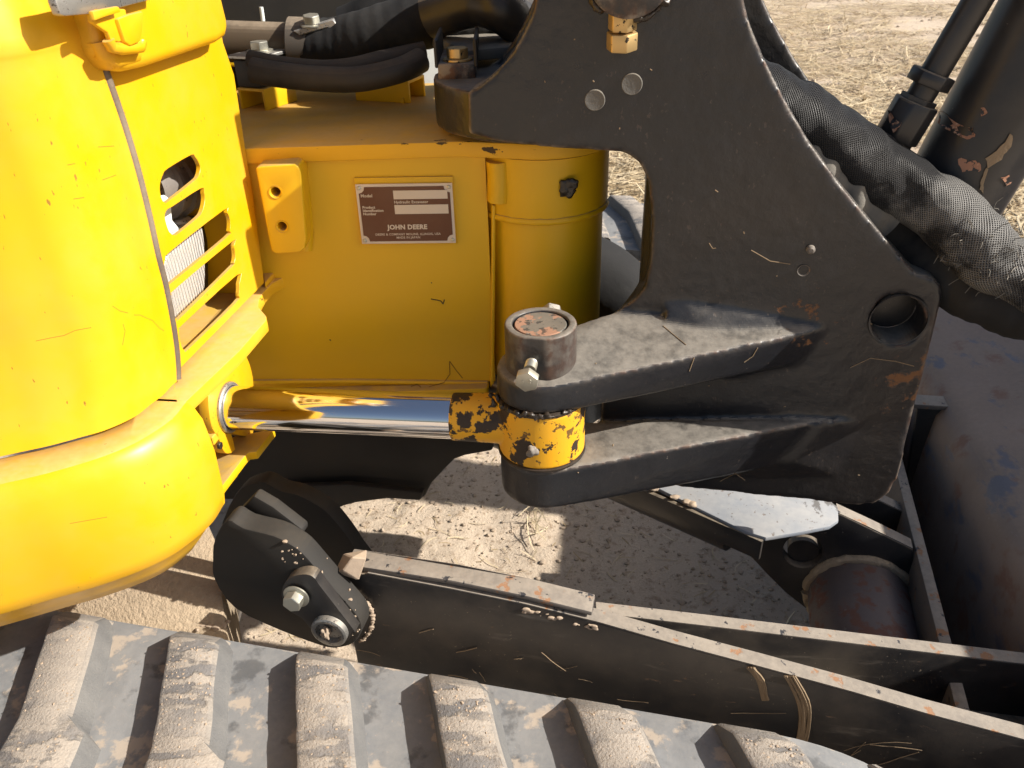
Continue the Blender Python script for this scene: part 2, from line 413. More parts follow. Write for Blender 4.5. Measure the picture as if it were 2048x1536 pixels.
def offset_pts(pts, v): return [Vector(p) + Vector(v) for p in pts]

# ================================================================== THE SETTING: ground
def gridline(lo, hi, step, far_lo, far_hi, grow=1.22):
    a = []; x = lo
    while x < hi: a.append(x); x += step
    s = step
    while x < far_hi: a.append(x); s *= grow; x += min(s, 12)
    a.append(far_hi)
    x = lo; s = step; b = []
    while x > far_lo: s *= grow; x -= min(s, 12); b.append(max(x, far_lo))
    return b[::-1] + a
def ground_h(x, y):
    p = Vector((x, y, 0))
    h = .012 * mnoise.noise(p * 3.1) + .006 * mnoise.noise(p * 11) + .0035 * mnoise.noise(p * 31)
    h += .012 * max(0, mnoise.noise(p * 7 + Vector((9, 2, 0))) - .25)
    if y > 2.2: h += min(1, (y - 2.2)) * (.02 * mnoise.noise(p * 1.4) + .012 * mnoise.noise(p * 5))
    return h
gx = gridline(-.6, .95, .0125, -160, 160, 1.10); gy = gridline(.75, 1.7, .0125, -160, 160, 1.035)
verts = [(x, y, ground_h(x, y) if abs(x) < 9 and -3 < y < 16 else 0) for y in gy for x in gx]
nx = len(gx)
faces = [(j * nx + i, j * nx + i + 1, (j + 1) * nx + i + 1, (j + 1) * nx + i) for j in range(len(gy) - 1) for i in range(nx - 1)]
me = bpy.data.meshes.new('ground'); me.from_pydata(verts, [], faces)
finish(link('ground', me, M_ground, None, 80), kind='structure')

# ================================================================== THE EXCAVATOR
EX = bpy.data.objects.new('mini_excavator', None); COL.objects.link(EX); EX.location = ROOT_AT
EX.empty_display_size = .2
finish(EX, 'yellow and black mini excavator with worn paint and dusty rubber tracks, standing on sandy ground', cat='excavator')
def part(name, label=None, parent=None, at=None):
    """an Empty that gathers the pieces of one assembly of the machine"""
    o = bpy.data.objects.new(name, None); COL.objects.link(o); o.empty_display_size = .1
    o.parent = parent or EX
    o.location = Vector(at or ROOT_AT) - ROOT_AT if parent is None or parent is EX else Vector((0, 0, 0))
    return finish(o, label)

# ------------------------------------------------------------------ hood, louvre panel, skirt
ZL = .675
KZ = (1.02 - ZL) / .38
def zk(z): return 1.02 - (1.02 - z) * KZ
L0 = onZ(352, 744, ZL + .003); L1 = onZ(526, 568, ZL + .003)
dl = (L1 - L0); dl.z = 0; dl.normalize(); nl = Vector((dl.y, -dl.x, 0))      # nl points forward (to the right)
def onL(px, py, off=0.0): return onP(px, py, L0 + nl * off, nl)
seam_px = [(164, 51), (178, 89), (205, 164), (236, 253), (263, 342), (287, 437), (304, 513), (321, 579), (337, 664), (344, 720), (346, 763)]
G = [onL(x, y, .004) for x, y in seam_px]
g_end = G[-1].copy()
G_top = [G[0] + Vector((0, 0, dz)) - nl * k + -dl * k2 for dz, k, k2 in ((.20, .075, .0), (.13, .040, .0), (.06, .014, .0))]
seam = G_top + G
plan = [g_end] + [onZ(x, y, ZL) for x, y in ((334, 776), (316, 795), (291, 814), (258, 839), (206, 863), (155, 878), (100, 893), (50, 904), (0, 915), (-130, 943), (-330, 985))]
plan = [Vector((p.x, p.y, ZL)) for p in spline(plan, 5)]
t_ = (plan[-1] - plan[-2]).normalized(); plan += [plan[-1] + t_ * k for k in (.12, .30, .55)]
def hood_rows(inset=0.0):
    rows = []
    for g in spline(seam, 3):
        sh = g - g_end; sh.z = 0
        rows.append([Vector((p.x + sh.x, p.y + sh.y, g.z)) for p in plan])
    return rows
hood = part('engine_hood', 'smooth glossy yellow side hood with hairline scratches')
bm = bmesh.new(); loft(bm, hood_rows()); solid(bm, .004)
bm_obj('hood_shell', bm, M_yel, hood, 50)
top = hood_rows()[0]
bm = bmesh.new()
add_prism(bm, top + [top[-1] + Vector((-.1, .7, 0)), top[0] + dl * .42], (0, 0, .004))
bm_obj('hood_top', bm, M_yel, hood)
tube('weather_strip', [g + dl * .004 + nl * .001 for g in spline(seam, 4)], .0042, M_gasket, hood, 8, label='dusty brown rubber strip along the hood edge')

# louvre panel: one steel sheet with five slots
def z5(pts): return [(200 + .2441 * x, 250 + .2441 * y) for x, y in pts]
slots = [z5([(750, 240), (785, 255), (815, 300), (830, 350), (818, 415), (775, 465), (560, 635), (525, 645), (500, 615), (485, 550), (487, 480), (510, 410), (550, 358)]),
         z5([(835, 512), (862, 550), (867, 620), (845, 715), (800, 770), (650, 893), (605, 914), (567, 890), (540, 825), (525, 745), (545, 695), (590, 668)]),
         z5([(1020, 690), (1055, 708), (1080, 770), (1077, 865), (1045, 925), (590, 1300), (557, 1320), (530, 1285), (512, 1205), (525, 1105), (575, 1035)]),
         [(466, 481), (471, 489), (474, 511), (471, 526), (465, 535), (361, 638), (352, 643), (344, 632), (338, 604), (341, 590), (350, 578)],
         [(477, 547), (482, 565), (481, 590), (474, 606), (378, 700), (368, 705), (361, 695), (356, 672), (357, 660), (364, 650)]]
def smooth_loop(pts, k=3):
    n = len(pts); out = []
    for i in range(n):
        p0, p1, p2, p3 = (Vector((*pts[(i + j) % n], 0)) for j in (-1, 0, 1, 2))
        for s in range(k):
            t = s / k
            q = .5 * ((2 * p1) + (p2 - p0) * t + (2 * p0 - 5 * p1 + 4 * p2 - p3) * t * t + (3 * p1 - p0 - 3 * p2 + p3) * t ** 3)
            out.append((q.x, q.y))
    return out
def shrink(pts):            # the pressed rim narrows each slot a little
    n = len(pts); cx = sum(p[0] for p in pts) / n; cy = sum(p[1] for p in pts) / n
    return [(cx + (x - cx) * .955, cy + (y - cy) * .955 - .8) for x, y in pts]
edge_r = [(528, 566), (523, 523), (506, 393), (492, 308), (479, 222), (468, 150), (458, 120), (446, 85), (438, 40), (428, -10)]
louv = part('louvre_panel', 'yellow front cover with five slanted rounded slots and small paint chips')
seamL = [onL(x + 3, y) for x, y in seam_px[::-1]]
outer = [onL(353, 744)] + seamL[1:] + [seamL[-1] + Vector((0, 0, .2)) - dl * .0, onL(428, -10) + Vector((0, 0, .17))] + [onL(x, y) for x, y in edge_r[::-1]]
plate('panel_sheet', outer, -nl * .004, M_yel, louv, .0006, 1, [[onL(x, y) for x, y in smooth_loop(shrink(s))] for s in slots])
bm = bmesh.new()       # folded right-hand edge of the cover
er = [onL(x, y) for x, y in edge_r] + [onL(428, -10) + Vector((0, 0, .17))]
loft(bm, [[p - nl * .0005 for p in er], [p - nl * .004 + dl * .003 for p in er], [p - nl * .05 + dl * .004 for p in er]]); solid(bm, .003)
bm_obj('folded_edge', bm, M_yel, louv, 60)
# compartment behind the slots
bm = bmesh.new()
a0 = onL(345, 763) ; a0.z = ZL
LP = (L1 - L0).length
box(bm, a0 + dl * (LP * .5 - .03) - nl * .13 + Vector((0, 0, .22)), dl, nl, Z1, LP + .06, .004, .46)
bm_obj('inner_wall', bm, M_yelbox, louv)
bm = bmesh.new()
box(bm, a0 + dl * (LP - .002) - nl * .066 + Vector((0, 0, .22)), dl, nl, Z1, .004, .122, .46)
bm_obj('inner_side', bm, M_yelbox, louv)
bm = bmesh.new(); box(bm, a0 + dl * (LP * .5 - .02) - nl * .066 - Vector((0, 0, .006)), dl, nl, Z1, LP + .03, .125, .006); bm_obj('inner_floor', bm, M_yeltop, louv)
# work lamp seen through the slots
lamp = part('work_lamp', 'clear ridged work lamp lens behind the slotted cover', louv)
lens_px = [(322, 560), (330, 520), (350, 478), (372, 458), (398, 448), (408, 462), (412, 520), (411, 575), (404, 596), (380, 625), (345, 660), (334, 640), (326, 600)]
plate('lens', [onL(x, y, -.022) for x, y in smooth_loop(lens_px, 2)], -nl * .022, M_lens, lamp, .006, 3)
plate('lamp_housing', [onL(x, y, -.045) for x, y in ((316, 560), (325, 500), (372, 445), (404, 430), (418, 450), (420, 580), (408, 610), (345, 672), (328, 650))], -nl * .03, M_black, lamp, .004)
# horn / filter canister glimpsed in the upper slot
cc = onL(356, 366, -.048)
hd = (dl * .9 + nl * .15 - Z1 * .12).normalized()
bm = bmesh.new(); lathe(bm, cc - hd * .05, hd, [(0, .026), (.018, .028), (.02, .031), (.024, .031), (.026, .028), (.036, .028), (.038, .031), (.042, .031), (.044, .028), (.060, .028), (.062, .024), (.085, .022)], 36)
bm_obj('horn_body', bm, M_rustrail, louv, 30, 'rusty ribbed canister behind the top slot')
plate('white_bracket', [onL(x, y, -.03) for x, y in ((318, 392), (330, 390), (341, 398), (345, 440), (360, 458), (335, 470), (318, 430))], -nl * .003, M_pale, louv, .001)
turned('grey_cap', onL(352, 446, -.05), (0, 0, 1), [(-.02, .016), (0, .016), (.006, .012), (.009, .004)], M_steel, louv, 28)

# handle cover (rounded box) with its bent tab and the galvanised strap above
hc = part('handle_cover', 'rounded yellow pressed cover with a crumpled tab')
OFF = .022
cov = [(190, -10), (192, 40), (202, 90), (216, 124), (238, 140), (262, 143), (300, 134), (440, 86), (456, 75), (461, 58), (458, 38), (444, -20), (436, -70), (200, -90)]
plate('cover_shell', [onL(x, y, OFF) for x, y in cov], -nl * (OFF + .002), M_yel, hc, .013, 5, sharp=60)
tb = [(183, 18), (190, 14), (252, 18), (256, 40), (282, 60), (283, 70), (240, 84), (222, 80), (217, 66), (185, 44)]
plate('bent_tab', [onL(x, y, OFF + .010) for x, y in tb], -nl * .004, M_yel, hc, .0012)
plate('bent_tab', [onL(x, y, OFF + .016) for x, y in ((186, 22), (238, 12), (243, 24), (205, 36), (190, 42))], -nl * .004, M_yel, hc, .0012)
plate('tab_fold', [onL(x, y, OFF + .013) for x, y in ((236, 38), (262, 28), (288, 22), (286, 60), (281, 84), (262, 92), (251, 84))], -nl * .005, M_yel, hc, .0015)
tube('torn_lip', [onL(x, y, OFF + .008) for x, y in ((216, 80), (222, 94), (240, 97), (266, 96), (280, 93), (282, 83))], .0042, M_yel, hc, 8, lambda t, a: .25 * mnoise.noise(Vector((t * 9, a, 0))))
tube('side_roll', [onL(x, y, OFF - .006) for x, y in ((196, 78), (205, 100), (222, 114), (248, 108), (262, 104))], .0085, M_yel, hc, 10)
st = [onL(x, y, .032) for x, y in ((112, 4), (122, 30), (132, 32), (200, 26), (312, -3), (312, -34), (108, -34))]
strap = plate('galvanised_strap', offset_pts(st, (0, 0, 0)), -nl * .006, M_steel, EX, .001, 2, label='speckled galvanised strap across the hood seam')
bm = bmesh.new(); s0 = onL(200, -30, .036)
box(bm, s0 - nl * .022 + Z1 * .03, dl, nl, Z1, .03, .05, .02); bm_obj('strap_foot', bm, M_steel, strap)

# skirt below the hood
nrm = []
for i, p in enumerate(plan):
    t = plan[min(i + 1, len(plan) - 1)] - plan[max(i - 1, 0)]; t.normalize(); n_ = Vector((-t.y, t.x, 0)) * 1
    if n_.dot(Vector((.5, -1, 0))) < 0: n_ = -n_
    nrm.append(n_)
cor = onZ(383, 812, ZL)                       # right-hand corner of the ledge
sk_plan = [onZ(x, y, ZL - .008) for x, y in ((386, 818), (362, 848), (322, 878), (270, 908), (200, 936), (100, 966), (0, 990), (-130, 1022), (-330, 1068))]
sk_plan = spline([Vector((p.x, p.y, 0)) for p in sk_plan], 6)
t_ = (sk_plan[-1] - sk_plan[-2]).normalized(); sk_plan += [sk_plan[-1] + t_ * k for k in (.12, .30, .55)]
m = len(sk_plan)
in_plan = [plan[int(round(i * (len(plan) - 4) / (m - 4)))] for i in range(m - 3)] + plan[-3:]
cen = Vector((-.75, 1.15, 0))
def sk_row(f_in, z, k):     # f_in: 0 outer line, >0 metres inward; k: dip
    r = []
    for i, p in enumerate(sk_plan):
        t = (sk_plan[min(i + 1, m - 1)] - sk_plan[max(i - 1, 0)]).normalized(); n_ = Vector((-t.y, t.x, 0))
        if n_.dot(cen - p) < 0: n_ = -n_
        q = p + n_ * f_in; r.append(Vector((q.x, q.y, z)))
    return r
rows = [[Vector((p.x, p.y, ZL - .002)) + (cen - p).normalized() * .012 for p in in_plan],
        [Vector((p.x, p.y, ZL - .001)) for p in in_plan]]
for fi, z in ((.012, ZL - .001), (.006, ZL - .003), (.0005, ZL - .009), (-.004, ZL - .020), (-.006, ZL - .04), (-.007, zk(.58)), (-.005, zk(.53)), (-.003, zk(.517)), (.004, zk(.510)), (.016, zk(.492)), (.027, zk(.476)), (.036, zk(.473)), (.07, zk(.473))):
    rows.append(sk_row(fi, z, 0))
bm = bmesh.new(); loft(bm, rows); solid(bm, .004)
skirt = bm_obj('skirt_cover', bm, M_yel, EX, 50, 'bulging yellow lower skirt with a scuffed dusty ledge')
# end face of the skirt on the right
endc = [r[0] for r in rows[2:]]
plate('skirt_end', endc + [endc[-1] + nl * -.02, endc[0] + nl * -.03], dl * .003, M_yel, skirt, 0)

# dusty ledge plate running back under the slots, with the hinge lug
ledge_px = [(383, 812), (366, 809), (479, 702), (533, 640), (532, 631), (517, 613), (518, 600), (528, 583), (545, 566), (575, 551), (610, 541), (633, 532), (639, 518), (628, 512), (560, 510), (500, 545), (420, 640), (335, 745), (300, 800), (345, 838)]
ledge = plate('ledge_plate', [onZ(x, y, ZL - .0025) for x, y in ledge_px[1:-2] + [(262, 832), (290, 850), (345, 838)]], (0, 0, -.013), M_yeltop, EX, .0015, 2, label='dusty yellow ledge plate under the slotted cover')
plate('hinge_pad', [onZ(x, y, ZL + .004) for x, y in ((528, 523), (562, 520), (565, 528), (545, 548), (529, 566), (525, 545))], (0, 0, -.008), M_yeltop, ledge, .002)
# ------------------------------------------------------------------ main frame box and swing post
YB = .818
frm = part('main_frame', 'shaded yellow box frame with welded swing post')
zt = onY(700, 290, YB - .006).z; zb = onY(750, 770, YB).z
pc = Vector((.041, .868, 0)); PR = .070
fl = (L0 + dl * ((YB - .006 - L0.y) / dl.y)).x + .003; fl = fl - .13; flo = fl; zs_ = ZL - .02
plate('front_plate', [Vector((flo, YB, zb)), Vector((-.02, YB, zb)), Vector((-.02, YB, zt - .001)), Vector((fl + .003, YB, zt - .001)), Vector((fl + .003, YB, zs_)), Vector((flo, YB, zs_))], (0, .02, 0), M_yelbox, frm, 0)
plate('rear_plate', [Vector((fl, 1.02, zb)), Vector((.0, .92, zb)), Vector((.0, .92, zt - .001)), Vector((fl, 1.02, zt - .001))], (0, .02, 0), M_yelbox, frm, 0)
tp = [Vector((fl, YB - .006, zt))] + [Vector((-.045, YB - .006, zt))] + \
     [pc.xy.to_3d() + Vector((math.cos(a) * (PR + .008), math.sin(a) * (PR + .008), zt)) for a in [R(x) for x in range(245, 420, 8)]] + [Vector((.0, 1.13, zt)), Vector((fl - .05, 1.13, zt))]
plate('top_plate', tp, (0, 0, -.016), M_yeltop, frm, .002, 2, label='dusty yellow top plate with black grease flecks')
bp = [Vector((flo, YB - .016, zb)), Vector((-.03, YB - .016, zb)), Vector((-.01, .95, zb)), Vector((fl, 1.0, zb))]
plate('bottom_plate', bp, (0, 0, -.014), M_yelbox, frm, .003)
post = turned('swing_post', (pc.x, pc.y, .50), Z1, [(0, PR - .004), (.002, PR - .002), (zt - .50 - .017, PR - .002)], M_yelbox, frm, 64)
zc = onY(1110, 437, .803).z
turned('post_collar', (pc.x, pc.y, zc), Z1, [(0, PR - .002), (.0, PR + .002), (.004, PR + .003), (zt - zc - .0175, PR + .003)], M_yelbox, frm, 64)
def bead(name, path, r, parent, mat=M_yelbox, fq=60, amp=.3):
    return tube(name, path, r, mat, parent, 8, lambda t, a: amp * mnoise.noise(Vector((t * fq, a * .8, r * 900))))
bead('weld_bead', [Vector((pc.x + math.cos(R(a)) * (PR + .001), pc.y + math.sin(R(a)) * (PR + .001), zc - .001)) for a in range(190, 350, 3)], .0042, post)
bead('weld_bead', [onY(x, y, YB - .003) for x, y in ((996, 322), (997, 350), (998, 380), (997, 402))], .0115, frm, fq=9, amp=.22)
bead('weld_bead', [onY(x, y, YB - .001) for x, y in ((987, 410), (986, 600), (984, 772))], .0022, frm, fq=20)
bead('weld_bead', [onY(x, y, YB - .001) for x, y in ((400, 764), (700, 762), (975, 766))], .0035, frm, fq=70)
bm = bmesh.new(); gp = onY(1138, 376, .795)
for i in range(16):
    blob(bm, gp + Vector((random.uniform(-.007, .007), random.uniform(-.001, .001), random.uniform(-.008, .008))), random.uniform(.003, .0055), i, (1, .5, 1), .6)
voxel('grease_clot', bm, .0011, 2, M_grease, frm, 'black grease pushed out of a nipple hole')

# hinge block with two tapped holes
def onB_(x, y, d=.788): return onY(x, y, d)
hb = part('hinge_block', 'upright yellow hinge block with two drilled holes')
pts = [(511, 336), (520, 333), (588, 328), (597, 333), (602, 345), (613, 478), (610, 497), (600, 505), (552, 508), (543, 502), (538, 480)]
def disc_px(cx, cy, r, n=20): return [(cx + r * math.cos(2 * math.pi * i / n), cy + r * 1.02 * math.sin(2 * math.pi * i / n)) for i in range(n)]
plate('block_body', [onB_(x, y) for x, y in pts], (0, .033, .0), M_yelbox, hb, .0085, 4, [[onB_(x, y) for x, y in disc_px(551, 384, 9.5)], [onB_(x, y) for x, y in disc_px(564, 453, 9.5)]])
for cx, cy in ((551, 384), (564, 453)):
    c = onB_(cx, cy)
    bm = bmesh.new(); rr = 9.5 / F_PX * .83
    prof = [(0, rr * 1.35), (.0008, rr * 1.35), (.0008, rr), (.03, rr)]
    lathe(bm, c + Vector((0, -.0006, 0)), (0, 1, 0), [(0, rr * 1.32), (.0012, rr * 1.3), (.0014, rr * .98), (.002, rr * .95), (.028, rr * .95)], 24, cap=False)
    bm_obj('tapped_hole', bm, M_yelbox, hb)
bead('weld_bead', [onY(x, y, YB - .002) for x, y in ((607, 365), (612, 400), (616, 440), (616, 470), (612, 500))], .005, hb, fq=14, amp=.5)
plate('weld_foot', [onZ(x, y, ZL + .003) for x, y in ((541, 512), (611, 508), (616, 516), (600, 522), (545, 522))], (0, 0, -.007), M_yeltop, hb, .002)

# identification plate
idp = part('identification_plate', 'brown identification plate with cream border and printed lines')
c00, c10, c11, c01 = onY(724, 488, YB - .006), onY(912, 486, YB - .006), onY(904, 366, YB - .006), onY(710, 369, YB - .006)
ex = ((c10 - c00) + (c11 - c01)) * .5; ey = ((c01 - c00) + (c11 - c10)) * .5
def idxy(u, v, d=0.0):
    p = c00 * (1 - u) * (1 - v) + c10 * u * (1 - v) + c11 * u * v + c01 * (1 - u) * v
    return p + Vector((0, -d, 0))
plate('backing_bar', [idxy(-.01, -.03, -.003), idxy(1.01, -.03, -.003), idxy(1.01, 1.09, -.003), idxy(-.01, 1.09, -.003)], (0, .003, 0), M_yelbox, idp, .0006)
plate('border', [idxy(0, 0), idxy(1, 0), idxy(1, 1), idxy(0, 1)], (0, .0015, 0), M_platealu, idp, .0003, 1)
b = .028; by = .045
def corner(u, v, su, sv, n=5):
    ru, rv = .062, .105
    return [(u + su * ru * math.cos(R(a)), v + sv * rv * math.sin(R(a))) for a in [90 * i / n for i in range(n + 1)]]
loop = []
loop += corner(b, by, 1, 1)[::1][::-1] if False else [(b, by + .105)] + [(b + .062 * math.sin(R(a)), by + .105 * math.cos(R(a))) for a in (30, 60)] + [(b + .062, by)]
loop += [(1 - b - .062, by)] + [(1 - b - .062 * math.cos(R(a)), by + .105 * math.sin(R(a))) for a in (30, 60)] + [(1 - b, by + .105)]
loop += [(1 - b, 1 - by - .105)] + [(1 - b - .062 * math.sin(R(a)), 1 - by - .105 * math.cos(R(a))) for a in (30, 60)] + [(1 - b - .062, 1 - by)]
loop += [(b + .062, 1 - by)] + [(b + .062 * math.cos(R(a)), 1 - by - .105 * math.sin(R(a))) for a in (30, 60)] + [(b, 1 - by - .105)]
plate('brown_field', [idxy(u, v, .0006) for u, v in loop], (0, .0008, 0), M_platebrown, idp, 0)
for u0, v0, u1, v1 in ((.385, .755, .945, .895), (.385, .51, .945, .66)):
    plate('blank_strip', [idxy(u0, v0, .0012), idxy(u1, v0, .0012), idxy(u1, v1, .0012), idxy(u0, v1, .0012)], (0, .0008, 0), M_platealu, idp, 0)
for u, v in ((.035, .06), (.965, .06), (.965, .94), (.035, .94)):
    turned('rivet', idxy(u, v, 0), (0, -1, 0), [(0, .0022), (.0008, .002), (.0014, .0012)], M_bolt, idp, 16)
fx = ex.normalized(); fy = (ey - fx * ey.dot(fx)).normalized(); fz = fx.cross(fy)
def text(s, u, v, size, align='LEFT', bold=0.0):
    cu = bpy.data.curves.new('txt', 'FONT'); cu.body = s; cu.size = size; cu.align_x = align; cu.align_y = 'CENTER'; cu.offset = bold
    cu.space_character = 1.05; cu.resolution_u = 2
    ob = bpy.data.objects.new('txt', cu); COL.objects.link(ob)
    dg = bpy.context.evaluated_depsgraph_get(); me = bpy.data.meshes.new_from_object(ob.evaluated_get(dg))
    bpy.data.objects.remove(ob); bpy.data.curves.remove(cu)
    o = idxy(u, v, .0009)
    for vt in me.vertices: vt.co = o + fx * vt.co.x + fy * vt.co.y
    me.materials.clear(); return link('lettering', me, M_platealu, idp)
W_ = ex.length
text('Model', .045, .815, W_ * .046, bold=.00010)
text('Product', .050, .625, W_ * .039, bold=.0001); text('Identification', .050, .570, W_ * .039, bold=.0001); text('Number', .050, .515, W_ * .039, bold=.0001)
text('Hydraulic Excavator', .385, .705, W_ * .041, bold=.0001)
text('JOHN DEERE', .50, .285, W_ * .070, 'CENTER', bold=.00028)
text('DEERE & COMPANY MOLINE, ILLINOIS, USA', .50, .165, W_ * .034, 'CENTER', bold=.00005)
text('MADE IN JAPAN', .50, .108, W_ * .034, 'CENTER', bold=.00005)
# ------------------------------------------------------------------ swing cylinder: rod, eye, flange
AX = Vector((.0285, .660, 0))            # swing pin axis
zr = .577
sc = part('swing_cylinder', 'chrome swing cylinder rod with a chipped yellow rod eye')
ra = R(-7.5); RA = Vector((math.cos(ra), math.sin(ra), 0))
rc = Vector((AX.x, AX.y, zr))
def on_rod(px, py): 
    d = ray(px, py); n_ = RA.cross(Vector((0, 0, 1)));
    return onP(px, py, rc, n_)
tl = (on_rod(905, 832) - rc).dot(RA); tf = (on_rod(456, 803) - rc).dot(RA)
rr = .0231
turned('chrome_rod', rc + RA * (tf - .03), RA, [(0, rr), (tl - tf + .031, rr)], M_chrome, sc, 96)
bm = bmesh.new(); lathe(bm, (AX.x, AX.y, .5465), Z1, [(0, .0405), (.002, .0435), (.059, .0435), (.062, .041)], 64)
lathe(bm, rc + RA * tl, RA, [(0, .0235), (.0015, .0245), (-tl - .034, .0258), (-tl - .02, .029), (-tl, .029)], 48)
eye = voxel('rod_eye', bm, .0014, 3, M_yelworn, sc, 'yellow rod eye with patches of paint flaked off')
bm = bmesh.new(); blob(bm, onY(1065, 903, AX.y - .0440), .0055, 3, (1, .7, 1), .4, 3)
bm_obj('grease_nipple', bm, M_rustrail, sc, 60, 'rusty grease nipple on the rod eye')
for zz in (.6085, .5455):
    turned('seal_ring', (AX.x, AX.y, zz - .002), Z1, [(0, .0425), (.001, .0446), (.003, .0446), (.004, .0425)], M_grease, sc, 64)
fc = rc + RA * tf
def onF(px, py, off=0.0): return onP(px, py, fc + RA * off, RA)
hole = circle(fc + RA * .0, RA, rr + .0045, 40)
flpx = [(420, 770), (447, 733), (479, 701), (493, 714), (503, 742), (507, 775), (508, 850), (500, 872), (470, 868), (462, 866), (470, 899), (455, 907), (446, 899), (437, 875), (424, 855), (417, 815)]
flange = plate('gland_flange', [onF(x, y) for x, y in smooth_loop(flpx, 2)], -RA * .010, M_yel, sc, .001, 2, [hole])
turned('wiper_seal', fc - RA * .006, RA, [(0, rr + .0042), (.008, rr + .0042), (.0095, rr + .003), (.0095, rr + .0006), (.004, rr + .0004)], M_steel, sc, 64)
turned('cylinder_barrel', fc - RA * .16, RA, [(0, .036), (.150, .036)], M_yelbox, sc, 48)
turned('barrel_ring', fc - RA * .034, RA, [(0, .0385), (.006, .0385)], M_yel, sc, 48)
bm = bmesh.new(); box(bm, onF(421, 876, -.006), RA, Vector((-RA.y, RA.x, 0)), Z1, .012, .012, .010); bevel(bm, .001, 1)
bm_obj('stop_lug', bm, M_yeltop, sc)
hexbolt('flange_bolt', onF(437, 891, .001), RA, .0042, .003, M_grease, sc, False)

# lower frame plates round the cylinder opening
low = part('lower_frame_plate', 'yellow lower frame plate below the swing cylinder')
plate('bottom_web', [onZ(x, y, .528) for x, y in ((408, 905), (470, 872), (549, 857), (513, 903), (497, 905), (490, 912), (421, 1003), (405, 985))], (0, 0, -.010), M_yelbox, low, .001)
bar = [onZ(x, y, .522) for x, y in ((405, 958), (440, 917), (450, 917), (458, 925), (412, 985))]
plate('bent_bar', bar, (0, 0, -.006), M_yel, low, .001)
lip = [onZ(x, y, .521) for x, y in ((410, 985), (457, 925), (470, 934), (472, 941), (420, 1003))]
plate('bent_lip', lip, (0, 0, -.008), M_yel, low, .001)
# ------------------------------------------------------------------ swing bracket casting
AB = R(10); nB = Vector((-math.sin(AB), -math.cos(AB), 0)); dB = Vector((math.cos(AB), -math.sin(AB), 0))
pB = Vector((.036, .735, 0))
def onB(px, py, off=0.0): return onP(px, py, pB - nB * off, nB)     # off: metres behind the near face
br = part('swing_bracket', 'black cast swing bracket with dusty rusty edges')
web = [(1078, -30), (1062, 30), (1038, 82), (1005, 130), (968, 165), (935, 184), (935, 268), (1000, 286), (1130, 299), (1222, 303), (1255, 309), (1280, 328), (1296, 362), (1303, 430), (1300, 520), (1290, 575), (1262, 612), (1205, 690), (1200, 900),
       (1280, 955), (1330, 972), (1450, 985), (1600, 1000), (1705, 1012), (1748, 1009), (1778, 990), (1796, 955), (1845, 760), (1886, 600), (1884, 572), (1868, 556), (1832, 547), (1795, 505), (1740, 440), (1680, 368), (1620, 285), (1570, 200), (1530, 120), (1500, 50), (1486, -10), (1480, -120), (1462, -420), (1150, -420), (1105, -190)]
bm = bmesh.new()
hole = [onB(x, y) for x, y in [(1797 + 54 * math.cos(2 * math.pi * i / 32), 640 + 50 * math.sin(2 * math.pi * i / 32)) for i in range(32)]]
TH = .036
add_prism(bm, [onB(x, y) for x, y in web], -nB * TH, [hole])
# boss face ring round the hole
hc_ = onB(1797, 640); hr = 54 / F_PX * (hc_ - CAM).dot(fwd)
def far(x, y): return onB(x, y, .155)
farw = [(1140, -420), (1105, -190), (1080, -30), (1040, 60), (1000, 120), (940, 160), (940, 230), (1230, 250), (1290, 300), (1290, 560), (1250, 640), (1290, 800), (1660, 830), (1745, 590), (1700, 420), (1640, 195), (1585, 110), (1545, 40), (1522, -10), (1500, -190), (1480, -420)]
add_prism(bm, [far(x, y) for x, y in farw], -nB * .03)
zhub = onP(887, 172, (pc.x, pc.y, 0), (0, -1, 0)).z
lathe(bm, (pc.x, pc.y, zt + .008), Z1, [(0, .112), (.046, .112)], 64)
lathe(bm, (pc.x, pc.y, .470), Z1, [(0, .085), (.058, .085)], 48)
nk = onB(1363, 430, .045); rn = .038
lathe(bm, (nk.x, nk.y, .64), Z1, [(0, rn), (.24, rn)], 40)
# cross wall joining both cheeks
q = onB(1380, 500, .03)
box(bm, q - nB * .065 + Vector((-.005, 0, -.05)), dB, nB, Z1, .07, .15, .36)
# upper arm
def ring(z, r, n=40): return circle((AX.x, AX.y, z), Z1, r, n)
ua = ring(.612, .043) + ring(.641, .043)
def sh(p, d): return p - nB * d
for (x, y, o) in ((1655, 655, 0), (1600, 726, 0), (1640, 640, .05), (1600, 724, .05), (1320, 628, .02), (1320, 700, .05), (1225, 624, .0), (1225, 690, .0)):
    ua.append(onB(x, y, o))
hull(bm, ua)
hull(bm, [onB(1225, 628, 0), onB(1265, 600, 0), onB(1340, 560, 0), onB(1340, 640, 0), onB(1225, 690, 0), onB(1340, 700, 0), onB(1225, 628, .05), onB(1340, 560, .05), onB(1225, 690, .05), onB(1265, 600, .05), onB(1340, 690, .05)])
# swelling where the upper arm flows into the cheek
hull(bm, [onB(1330, 652, -.014), onB(1480, 628, -.004), onB(1660, 652, 0), onB(1420, 668, -.020), onB(1330, 560, .012), onB(1480, 590, .012), onB(1680, 650, .02), onB(1330, 700, .02)])
# lower arm
la = ring(.497, .0425) + ring(.5435, .0425)
for (x, y, o) in ((1660, 838, 0), (1585, 925, 0), (1640, 838, .05), (1600, 925, .05), (1300, 850, .0), (1300, 930, .02), (1300, 930, .05), (1300, 850, .05)):
    la.append(onB(x, y, o))
hull(bm, la)
